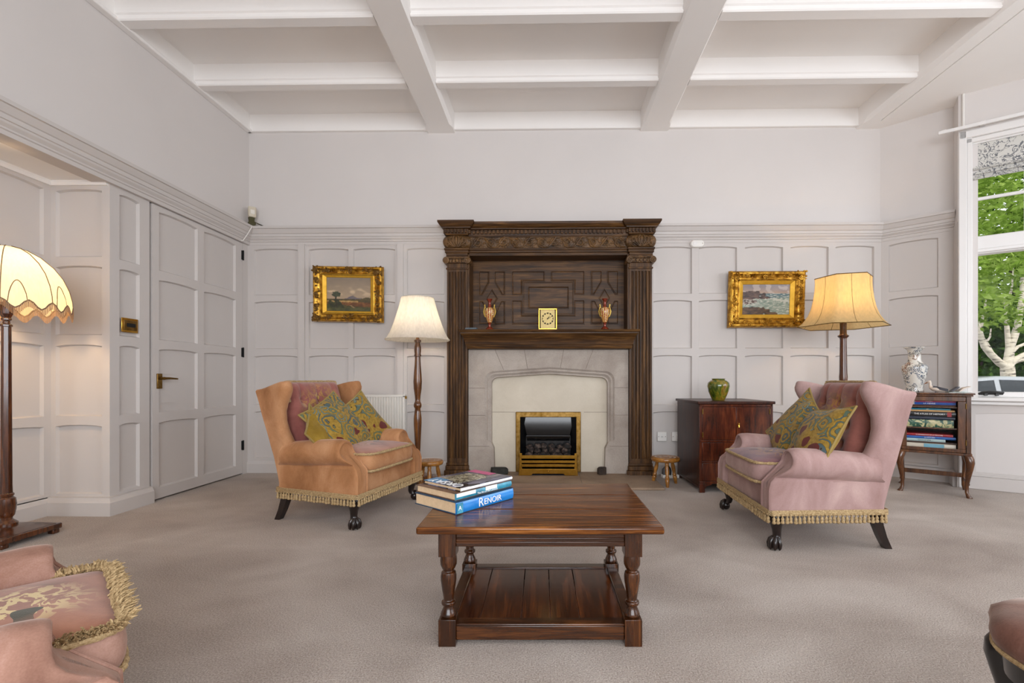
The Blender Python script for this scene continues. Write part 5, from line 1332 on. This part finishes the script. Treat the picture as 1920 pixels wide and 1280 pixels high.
vz = tag(MB().lathe([(.058, 0), (.062, .004), (.062, .012), (.056, .03), (.060, .055), (.078, .13), (.0885, .185), (.0885, .205), (.083, .215), (.062, .232), (.048, .245), (.043, .265), (.042, .30), (.046, .335), (.06, .352), (.070, .357), (.071, .362), (.062, .36), (.04, .34), (.036, .3), (.036, .26)], seg=48).build('porcelain_vase', chinoiserie(), smooth=50, loc=(q.x, q.y, zt)), 'large blue, grey and brown painted white vase with flared mouth on the book cabinet', 'vase')
q = cabpt(.015, .12); BD = thing('bird_figurine', 'carved white and grey bird with raised head beside the painted vase', 'figurine', (q.x, q.y, zt), ang-.1); BD.scale = (.74, .8, .9)
M_bird = plain('painted_bird', (214, 200, 186), .5, var=10, vscale=20); M_slate = plain('slate_paint', (64, 64, 72), .5)
sec = [(-.062, .078, .010), (-.058, .090, .015), (-.048, .092, .017), (-.044, .080, .014), (-.046, .062, .0145), (-.04, .045, .020), (-.02, .034, .026), (.01, .028, .026), (.04, .022, .019), (.07, .014, .010), (.092, .009, .004)]
mb = MB(); rings = []
for i, (x, z, r) in enumerate(sec):
    a, b2 = sec[max(0, i-1)], sec[min(len(sec)-1, i+1)]; t_ = V((b2[0]-a[0], 0, b2[1]-a[1])).normalized(); nn = V((-t_.z, 0, t_.x))
    rings.append([V((x, 0, z))+nn*(r*.85*cos(2*pi*k/14))+V((0, r*sin(2*pi*k/14), 0)) for k in range(14)])
mb.loft(rings); mb.build('body', M_bird, BD, smooth=80)
MB().tube([(-.066, 0, .086), (-.085, 0, .078), (-.095, 0, .072)], [.006, .004, .001], 8).build('beak', plain('horn', (150, 96, 50), .5), BD)
for s in (-1, 1):
    MB().loft([[V((x+dx, s*(.018+.004*sin(pi*f)), z+dz)) for dx, dz in ((0, .012), (.0, -.010))]+[V((x, s*(.026*(1-f*.7)), z))] for f, x, z in ((0, -.02, .045), (.3, .01, .04), (.7, .05, .03), (1, .1, .018))]).build('wing', M_slate, BD, smooth=60)
    MB().tube([(0, s*.01, .015), (.0, s*.012, .0)], .004, 6).build('leg', M_slate, BD)
q = cabpt(.14, .10); FT = thing('folded_leaflets', 'loose heap of pale leaflets and dark cards on the book cabinet', 'leaflets', (q.x, q.y, zt), ang+.2)
MB().box(-.06, .07, -.05, .05, 0, .004).build('leaflet', plain('glossy_leaflet', (176, 178, 172), .25, var=30, vscale=30), FT)
MB().box(-.05, .05, -.03, .06, .0045, .008, Matrix.Rotation(.3, 3, 'Z')).build('leaflet', plain('tinted_leaflet', (150, 166, 160), .25, var=40, vscale=26), FT)
MB().loft([[V((-.045, y, .009)), V((.0, y, .046)), V((.012, y, .044)), V((-.03, y, .009))] for y in (-.03, .04)]).build('dark_card', M_slate, FT)
MB().loft([[V((.0, y, .009)), V((.03, y, .038)), V((.07, y, .05)), V((.068, y, .044)), V((.035, y, .03)), V((.012, y, .009))] for y in (-.04, .03)]).build('cream_card', M_bird, FT)
# ------------------------------------------------------------------ small fittings on the walls
def socket(name, label, px, py, cat, parts):
    p = at_y(px, py, FY); t = thing(name, label, cat, (p.x, FY, p.z))
    MB().box(-.043, .043, -.010, 0, -.043, .043).build('face_plate', M_plastic, t, bevel=.003)
    if parts == 'switch':
        MB().box(-.010, .010, -.0125, -.009, -.008, .008).build('rocker', M_white, t, bevel=.001); MB().box(-.008, .008, -.0132, -.012, -.002, .0).build('indicator', M_dark, t)
        for s in (-1, 1): MB().sphere((s*.031, -.010, 0), .0035, 8, 6).build('screw', M_brass_old, t)
    else:
        MB().box(-.004, .034, -.045, -.009, -.03, .022).build('plug', M_plastic, t, bevel=.006)
        MB().sphere((-.031, -.010, 0), .0035, 8, 6).build('screw', M_brass_old, t)
        MB().tube([(.015, -.03, -.03), (.012, -.035, -.07), (.03, -.03, -.12), (.06, -.028, -.2), (.03, -.06, -.30)], .0045, 7).build('cable', M_plastic, t)
socket('wall_switch', 'white fused switch plate low on the panelling above the right stool', 1241, 818, 'switch', 'switch')
socket('wall_socket', 'white socket with a plug in it, half hidden by the mahogany cabinet', 1268, 818, 'socket', 'plug')
p = at_y(1256, 890, 4.17); LD = thing('extension_block', 'white mains extension block with grey adaptor lying on the carpet behind the right stool', 'extension lead', (p.x+.0, 4.22, 0), radians(6))
MB().box(-.06, .09, -.03, .03, 0, .03).build('block', M_plastic, LD, bevel=.006)
MB().loft([[V((x*s, y*s, z)) for x, y in ((-.055, -.025), (.02, -.025), (.02, .025), (-.055, .025))] for z, s in ((.0305, 1), (.075, .95), (.10, .6))]).build('adaptor', plain('grey_adaptor', (96, 96, 98), .5), LD, bevel=.004)
MB().tube([(-.03, 0, .10), (-.02, -.01, .135), (.02, .0, .15), (.09, .02, .14), (.15, .05, .13)], .004, 7).tube([(-.03, 0, .10), (-.01, -.02, .12), (.01, -.04, .07), (.0, -.04, .03)], .0045, 7).build('cable', M_dark, LD)
p = at_y(1306, 458, FY); AL = thing('alarm_sensor', 'small white oval alarm sensor fixed high on the panelling right of the fireplace', 'alarm', (p.x, FY, p.z))
MB().loft([[V((x*s, y, z*s)) for x, z in [(.03*math.copysign(1, cos(a))+.034*cos(a), .034*sin(a)) for a in [2*pi*(k+.5)/28 for k in range(28)]]] for y, s in ((0, 1), (-.022, 1), (-.032, .9), (-.034, .8))]).build('case', M_plastic, AL, smooth=50)
mb = MB(); mb.M = Matrix.Rotation(pi/2, 4, 'X'); mb.lathe([(.018, .033), (.018, .0365), (.014, .0375)], (-.025, 0, 0), 20, True); mb.build('test_button', M_white, AL)
MB().sphere((.045, -.033, 0), .0035, 8, 6).build('indicator', M_dark, AL)
PR = thing('motion_sensor', 'beige motion sensor on a dark bracket in the corner above the cornice', 'sensor', (XL+.055, YB-.055, ZCOR1), radians(45))
MB().loft([[V((x*s, y*s-.03, z)) for x, y in ((-.034, -.022), (-.02, -.032), (.02, -.032), (.034, -.022), (.03, .022), (-.03, .022))] for z, s in ((.085, .8), (.095, .95), (.165, 1), (.18, .96))]).build('case', plain('aged_plastic', (206, 196, 176), .4), PR, bevel=.003)
MB().box(-.018, .018, -.0655, -.055, .11, .15).build('lens', plain('lens_plastic', (226, 222, 212), .2), PR, bevel=.003)
M_ol = plain('olive_bracket', (70, 66, 36), .7)
MB().loft([[V((x, y-.02, z)) for x, y in ((-w, -w), (w, -w), (w, w), (-w, w))] for z, w in ((.0, .022), (.03, .030), (.055, .02), (.09, .024))]).build('bracket', M_ol, PR)
MB().loft([[V((-.02, -.02, .055)), V((.01, -.02, .06)), V((.01, .0, .06))], [V((.08, -.095, .012)), V((.10, -.105, .004)), V((.09, -.08, .004))]]).build('loose_tape', M_ol, PR)
MB().tube([(-.0, -.03, .0), (-.012, -.075, -.004), (-.018, -.088, -.03), (-.05, -.075, -.10), (-.075, -.05, -.148), (-.09, -.05, -.154)], .004, 7).build('cable', M_plastic, PR)
y_ = y_on_left(242.5); p_z = CAMH+(HY-610)/FPX*(sqrt(1)*XL/ray(242.5)[0])
PT = thing('brass_switch_plate', 'square brass switch plate with a dark insert on the strip beside the door', 'switch', (XL, y_, p_z))
MB().box(.0, .006, -.062, .062, -.048, .048).build('plate', M_brass, PT, bevel=.004)
MB().box(.005, .010, -.050, .050, -.034, .034).build('raised_border', M_brass_old, PT, bevel=.003); MB().box(.009, .013, -.030, .036, -.012, .014).build('insert', M_dark, PT, bevel=.002)
# ------------------------------------------------------------------ the near armchair of the suite, cut by the frame, and a stool
WF, WB, FLF, FLB = .385, .318, .06, .03
M_velC = velvet('rose_velvet_near', (124, 88, 74), (158, 120, 104), (190, 154, 140), 6, .4)
M_seatC = embroidered('embroidered_seat_near', (140, 90, 72), (178, 124, 98), (214, 190, 136), (56, 52, 26), (.10, .0, .46), .17, 9, 9)
CHC = armchair('smaller rose velvet armchair near the fringed lamp, seat edged with thick gold fringe', M_velC, M_seatC, M_backA, None, 3)
CHC.location = (-1.215, .90, 0); CHC.rotation_euler = (0, 0, radians(47)); CHC.scale = (.86, .86, .86)
for ch_ in CHC.children:
    if ch_.name.startswith('seat_cushion'):
        rnd = random.Random(4); mb = MB(); n = 620
        for k in range(n):
            s_ = (k/n)*1.36; hs = .264; r_ = .05      # run round the front three sides of the cushion
            if s_ < .36-r_: x, y, d = -.04+s_, hs, V((0, 1, 0))
            elif s_ < .36+.03: q_ = (s_-.36+r_)/(r_+.03)*pi/2; x, y, d = .32-r_+r_*sin(q_), hs-r_+r_*cos(q_), V((sin(q_), cos(q_), 0))
            elif s_ < 1.0-.03: x, y, d = .32, hs-r_-(s_-.39)/(.58)*(2*hs-2*r_), V((1, 0, 0))
            elif s_ < 1.0+r_: q_ = pi/2*(1-(s_-.97)/(r_+.03)); x, y, d = .32-r_+r_*sin(q_), -hs+r_-r_*cos(q_), V((sin(q_), -cos(q_), 0))
            else: x, y, d = .32-r_-(s_-1.05), -hs, V((0, -1, 0))

            for q in range(3):
                o = V((x, y, .432))-d*rnd.uniform(0, .02)+V((rnd.uniform(-.004, .004), rnd.uniform(-.004, .004), rnd.uniform(-.006, .006)))
                tip = o+d*rnd.uniform(.010, .024)+V((rnd.uniform(-.012, .012), rnd.uniform(-.012, .012), rnd.uniform(.004, .020)))
                mb.tube([o, o.lerp(tip, .6)+V((0, 0, .004)), tip], [.0034, .0026, .0008], 4)
        fz = mb.build('fringe', M_braid, ch_, smooth=60); fz['kind'] = 'stuff'
M_brown = velvet('brown_velvet', (84, 54, 44), (116, 80, 68), (142, 106, 94), 9, .5)
M_blk = plain('black_lacquer', (16, 15, 17), .3, coat=.3)
SN = (.985, .72)
ST = thing('upholstered_stool', 'brown velvet topped stool with black cabriole legs, cut off by the right edge', 'stool', (SN[0], SN[1], 0))
poly = [V((.876-SN[0], .949-SN[1])), V((1.36-SN[0], .86-SN[1])), V((1.22-SN[0], .36-SN[1])), V((.68-SN[0], .64-SN[1]))]
def round_poly(inset, bulge=.03, m=22):
    out = []; c = sum(poly, V((0, 0)))/4
    for i in range(4):
        p, q = poly[i], poly[(i+1) % 4]; d = (q-p).normalized(); nn = V((d.y, -d.x)); nn = nn if nn.dot((p+q)/2-c) > 0 else -nn
        for k in range(m):
            t = .07+.86*k/(m-1); s_ = sin(pi*t); pt = p.lerp(q, t)+nn*(bulge*(s_**2)*(1 if i != 3 else -.35+1.1*sin(2*pi*t)*-1))
            out.append(c+(pt-c)*(1-inset/((pt-c).length)))
    return out
rp = lambda i, z: [V((p.x, p.y, z)) for p in round_poly(i)]
MB().loft([rp(.006, .398), rp(-.004, .405), rp(-.008, .42), rp(-.004, .438), rp(.012, .450), rp(.05, .458), rp(.12, .462), rp(.2, .463)]).build('seat', M_brown, ST, smooth=70)
MB().tube(rp(-.002, .400), .005, 6, closed=True).build('piping', M_braid, ST)
MB().loft([rp(.03, .345), rp(.012, .352), rp(.008, .397)]).build('seat_rail', M_blk, ST, smooth=50)
cc = sum(poly, V((0, 0)))/4
for p in poly:
    d = (p-cc).normalized(); b0 = p-d*.05; mb = MB()
    prof = [(.398, .030, .0), (.385, .034, .012), (.365, .036, .022), (.34, .034, .026), (.30, .027, .022), (.24, .022, .008), (.16, .018, -.008), (.08, .0155, -.016), (.04, .017, -.010), (.018, .024, .004), (.004, .026, .008), (0, .024, .008)]
    mb.loft([[V((b0.x+d.x*o+r*cos(2*pi*k/16), b0.y+d.y*o+r*sin(2*pi*k/16), z)) for k in range(16)] for z, r, o in prof]); mb.build('leg', M_blk, ST, smooth=60)
# ------------------------------------------------------------------ outside the window
GZ = -.5
M_tarmac = stone('gravel_drive', (120, 116, 110), (156, 150, 142), 5); M_hedge = plain('hedge_dark', (26, 44, 16), .9, var=14, vscale=3)
def leafmat(name, a, b_, c):
    m = bpy.data.materials.new(name); m.use_nodes = True; nt = m.node_tree; nt.nodes.clear()
    out = nt.nodes.new('ShaderNodeOutputMaterial'); mx = nt.nodes.new('ShaderNodeMixShader'); mx.inputs[0].default_value = .4
    d = nt.nodes.new('ShaderNodeBsdfDiffuse'); t = nt.nodes.new('ShaderNodeBsdfTranslucent')
    col = ramp(nt, noise_tex(nt, coords(nt), 1.6, 5, .7), [(.35, a), (.5, b_), (.65, c)])
    nt.links.new(col, d.inputs[0]); nt.links.new(col, t.inputs[0]); nt.links.new(d.outputs[0], mx.inputs[1]); nt.links.new(t.outputs[0], mx.inputs[2]); nt.links.new(mx.outputs[0], out.inputs[0]); return m
M_leaf1 = leafmat('birch_leaf', (84, 112, 40), (126, 156, 64), (168, 190, 104)); M_leaf2 = leafmat('dark_leaf', (32, 58, 18), (58, 92, 30), (92, 126, 50))
struct(MB().box(4.4, 60, -12, 60, GZ-.1, GZ).box(2.5, 4.4, 5.2, 60, GZ-.1, GZ).build('ground_drive', M_tarmac, smooth=0))
def barkmat():
    m, nt, b = nodes_of('birch_bark'); f = noise_tex(nt, coords(nt, (2, 2, 9)), 2.2, 4, .6); g = noise_tex(nt, coords(nt), 2.5, 3)
    mix = ramp(nt, f, [(.34, (60, 52, 46)), (.42, (196, 186, 170)), (.7, (226, 218, 204))])
    nt.links.new(mix, b.inputs['Base Color']); b.inputs['Roughness'].default_value = .9; return m
M_bark = barkmat(); M_bark2 = plain('brown_bark', (74, 60, 46), .9, var=20)
def leaves(mb, c, R, n, sz, rnd, flat=1.0):
    for _ in range(n):
        d = V((rnd.gauss(0, 1), rnd.gauss(0, 1), rnd.gauss(0, 1))).normalized(); r = R*rnd.random()**.4
        p = V(c)+V((d.x*r, d.y*r, d.z*r*flat)); a = V((rnd.gauss(0, 1), rnd.gauss(0, 1), rnd.gauss(0, .6))).normalized(); b_ = a.cross(V((rnd.gauss(0, 1), rnd.gauss(0, 1), rnd.gauss(0, 1)))).normalized()
        s_ = sz*rnd.uniform(.6, 1.3); mb.add([p-a*s_, p+b_*s_*.42+V((0, 0, .1*s_)), p+a*s_, p-b_*s_*.42+V((0, 0, .1*s_))], [(0, 1, 2, 3)])
# birch: forked pale trunk rising behind the car
bp = at_y(1892, 700, 14.0)
BT = thing('birch_tree', 'pale barked birch with several forking stems just beyond the parked car', 'tree', (bp.x, bp.y, GZ))
u = lambda px, py, dy=0: at_y(px, py, bp.y+dy)-V((bp.x, bp.y, GZ))
tr = MB(); F = 14.0/FPX
def limb(pts, r0, r1): tr.tube([u(*q) for q in pts], [(r0+(r1-r0)*k/(len(pts)-1))*.74 for k in range(len(pts))], 10)
tr.tube([V((0.0, 0, -.02)), V((.0, 0, .5)), u(1890, 705), u(1889, 690), u(1886, 680)], [.30, .22, .17, .17, .13], 12)
limb([(1886, 686), (1874, 680), (1858, 664), (1846, 650), (1840, 634), (1834, 612), (1828, 596), (1822, 570)], .15, .07)
limb([(1860, 664), (1852, 648), (1846, 636)], .09, .05); limb([(1846, 652), (1850, 640), (1856, 632), (1858, 616)], .06, .02)
limb([(1838, 612), (1842, 600), (1846, 584), (1848, 562)], .08, .03)
limb([(1889, 686), (1892, 668), (1894, 650), (1902, 630), (1908, 610), (1912, 585), (1916, 560), (1918, 520)], .17, .07)
limb([(1892, 660), (1890, 640), (1888, 615), (1887, 590), (1886, 565)], .10, .06); limb([(1887, 575), (1882, 560), (1880, 550)], .06, .03); limb([(1888, 570), (1893, 556), (1897, 540), (1900, 500)], .06, .02)
limb([(1892, 686), (1906, 672), (1922, 664), (1945, 650)], .12, .08); limb([(1894, 680), (1910, 676), (1926, 672), (1950, 668)], .09, .06); limb([(1896, 662), (1908, 650), (1920, 645), (1940, 630)], .07, .04)
tr.build('trunk', M_bark, BT, smooth=70)
rnd = random.Random(21); lf = MB()
for _ in range(105):
    c = u(rnd.uniform(1740, 2080), rnd.uniform(240, 600), rnd.uniform(-2.6, 2.6)); leaves(lf, c, .85, 52, .12, rnd, .6)
lf.build('foliage', M_leaf1, BT, smooth=0, fixn=False)
def bushy(name, label, x, y, r, h, mat, nclump, n, sz, seed, trunk=True, grp=None):
    t = thing(name, label, 'tree', (x, y, GZ), 0, grp); rnd = random.Random(seed); mb = MB()
    for _ in range(nclump):
        f = rnd.random(); z = h*(.04 if not trunk else .18)+h*.9*f; rr = r*(1-.35*f)
        a = rnd.uniform(0, 2*pi); q = rr*sqrt(rnd.random()); leaves(mb, (q*cos(a), q*sin(a), z), r*.34, n, sz, rnd, .8)
    mb.build('foliage', mat, t, smooth=0, fixn=False)
    MB().tube([(0, 0, -.02), (.1, 0, h*.3), (-.05, .1, h*.7)], [.22, .16, .05], 8).build('trunk', M_bark2, t)
bx = lambda px, Y: at_y(px, 700, Y).x
bushy('hedge_shrub', 'dark green shrub behind the car to the left of the birch stem', bx(1835, 18), 18, 2.2, 4.4, M_leaf2, 90, 60, .16, 31, False, 'shrubs behind the birch')
bushy('hedge_shrub', 'dark green shrub behind the birch stem, beyond the car', bx(1905, 18.5), 18.5, 2.2, 4.6, M_leaf2, 90, 60, .16, 32, False, 'shrubs behind the birch')
bushy('hedge_shrub', 'dark green shrub out of the window farthest from the vase', bx(1985, 18), 18, 2.2, 4.4, M_leaf2, 80, 60, .16, 33, False, 'shrubs behind the birch')
bushy('broadleaf_tree', 'tall broadleaf tree showing through the upper left of the window', bx(1800, 22), 22, 3.6, 11.5, M_leaf1, 62, 40, .24, 41)
bushy('broadleaf_tree', 'tall broadleaf tree behind the crown of the birch', bx(1900, 24), 24, 4.0, 12, M_leaf1, 60, 40, .24, 42)
bushy('broadleaf_tree', 'tall broadleaf tree to the right behind the birch', bx(2000, 22), 22, 3.8, 11, M_leaf2, 56, 40, .24, 43)
# garden hedge closing the view
hg = MB(); rnd = random.Random(50)
for k in range(170): leaves(hg, (bx(1700, 27)+rnd.uniform(0, 16), 27+rnd.uniform(-1, 1), GZ+rnd.uniform(.2, 5.0)), 1.1, 34, .3, rnd)
h_ = hg.build('garden_foliage', M_leaf2, None, smooth=0, fixn=False); h_['kind'] = 'stuff'; h_['label'] = 'dense green foliage closing the far side of the drive'; h_['category'] = 'foliage'
# parked car
M_silver = plain('silver_paint', (176, 180, 186), .3, metal=.4, coat=.6); M_cg = plain('car_glass', (30, 36, 42), .05, spec=.8); M_tyre = plain('tyre_rubber', (22, 22, 22), .8)
cp_ = at_y(1862, 705, 12.2)
CAR = thing('parked_car', 'silver hatchback parked on the drive below the birch', 'car', (cp_.x+.25, 12.2, GZ), radians(-6))
low = [(-2.0, .28), (-2.05, .55), (-1.95, .86), (-1.75, .93), (1.0, .93), (1.75, .84), (2.0, .70), (2.06, .45), (2.0, .28)]
def hull(poly_, w, inn=.06): return [[V((x, -w+inn, z)) for x, z in poly_], [V((x, -w, z)) for x, z in poly_], [V((x, w, z)) for x, z in poly_], [V((x, w-inn, z)) for x, z in poly_]]
MB().loft(hull(low, .86)).build('body', M_silver, CAR, bevel=.05, seg=3)
cabp = [(-1.82, .90), (-1.62, 1.22), (-1.35, 1.40), (-.6, 1.47), (.1, 1.45), (.55, 1.36), (1.15, .92)]
MB().loft([[V((x, -.80+(z-.9)*.28, z)) for x, z in cabp], [V((x, .80-(z-.9)*.28, z)) for x, z in cabp]]).build('roof', M_silver, CAR, bevel=.06, seg=3)
for s in (-1, 1):
    for q in ([(-1.48, .98), (-1.36, 1.26), (-1.1, 1.34), (-.72, 1.37), (-.72, .97)], [(-.60, .97), (-.60, 1.38), (.05, 1.36), (.40, 1.28), (.80, .97)]):
        MB().loft([[V((x, s*(.80-(z-.9)*.28+.012), z)) for x, z in q], [V((x, s*(.80-(z-.9)*.28-.02), z)) for x, z in q]]).build('side_window', M_cg, CAR)
MB().loft([[V((x, -.62, z)) for x, z in ((.60, 1.36), (1.17, .94), (1.13, .92), (.56, 1.34))], [V((x, .62, z)) for x, z in ((.60, 1.36), (1.17, .94), (1.13, .92), (.56, 1.34))]]).build('windscreen', M_cg, CAR)
for sx in (-1.3, 1.3):
    for s in (-1, 1):
        mb = MB(); mb.M = Matrix.Translation((sx, s*.78, .31)) @ Matrix.Rotation(pi/2, 4, 'X'); mb.lathe([(.18, -.1), (.30, -.1), (.31, -.06), (.31, .06), (.30, .1), (.18, .1)], seg=24); wh = mb.build('wheel', M_tyre, CAR)
        mb = MB(); mb.M = Matrix.Translation((sx, s*.78, .31)) @ Matrix.Rotation(pi/2, 4, 'X'); mb.lathe([(.19, -.102), (.19, .102)], seg=20); mb.build('hub_cap', M_silver, wh)
for s in (-1, 1): MB().box(.72, .86, s*.84-.06, s*.84+.06, .98, 1.10).build('door_mirror', M_silver, CAR, bevel=.02)
# ------------------------------------------------------------------ daylight, rear fill, camera, view
w = bpy.data.worlds.new('sky'); bpy.context.scene.world = w; w.use_nodes = True
bg = w.node_tree.nodes['Background']; bg.inputs[0].default_value = (.93, .97, 1, 1); bg.inputs[1].default_value = 1.15
def area(name, loc, rot, sx, sy, power, col):
    l = bpy.data.lights.new(name, 'AREA'); l.shape = 'RECTANGLE'; l.size = sx; l.size_y = sy; l.energy = power; l.color = col
    o = bpy.data.objects.new(name, l); C.objects.link(o); o.location = loc; o.rotation_euler = rot; return o
def point(name, loc, power, col=(1, .62, .30), rad=.035):
    l = bpy.data.lights.new(name, 'POINT'); l.energy = power; l.color = col; l.shadow_soft_size = rad
    o = bpy.data.objects.new(name, l); C.objects.link(o); o.location = loc; return o
area('daylight_bay', (XR-.02, .65, 1.85), (0, radians(74), 0), 2.0, 4.0, 78, (.86, .92, 1))
area('fill_rear', (.5, YF+.02, 1.8), (radians(72), 0, 0), 4.0, 2.2, 182, (.90, .94, 1))  # unseen fill light added behind the camera to lift the room
for (r_, z_), pw_, cl_ in zip(LAMPS, (24, 30, 15), ((1, .82, .60), (1, .62, .28), (1, .66, .34))):
    point('lamp_light', (r_.location.x, r_.location.y, z_+.0), pw_, cl_, .03)
s = bpy.data.lights.new('sun', 'SUN'); s.energy = 2.2; s.angle = radians(8); s.color = (1, .95, .86)
so = bpy.data.objects.new('sun', s); C.objects.link(so); so.rotation_euler = (radians(38), radians(-18), radians(20))
cam = bpy.data.cameras.new('camera'); co = bpy.data.objects.new('camera', cam); C.objects.link(co)
co.location = (0, 0, CAMH); co.rotation_euler = (radians(90), 0, YAW)
cam.sensor_width = 36; cam.lens = FPX/1920*36; cam.shift_x = -(PX0-960)/1920; cam.shift_y = (HY-640)/1920; cam.clip_start = .02; cam.clip_end = 200
sc = bpy.context.scene; sc.camera = co
vs = sc.view_settings; vs.view_transform = 'Standard'; vs.look = 'None'; vs.gamma = 1; vs.use_curve_mapping = False; vs.exposure = 0.2
sc.cycles.use_denoising = True; sc.cycles.max_bounces = 10; sc.cycles.diffuse_bounces = 6; sc.cycles.glossy_bounces = 4; sc.cycles.transparent_max_bounces = 12; sc.cycles.sample_clamp_indirect = 6
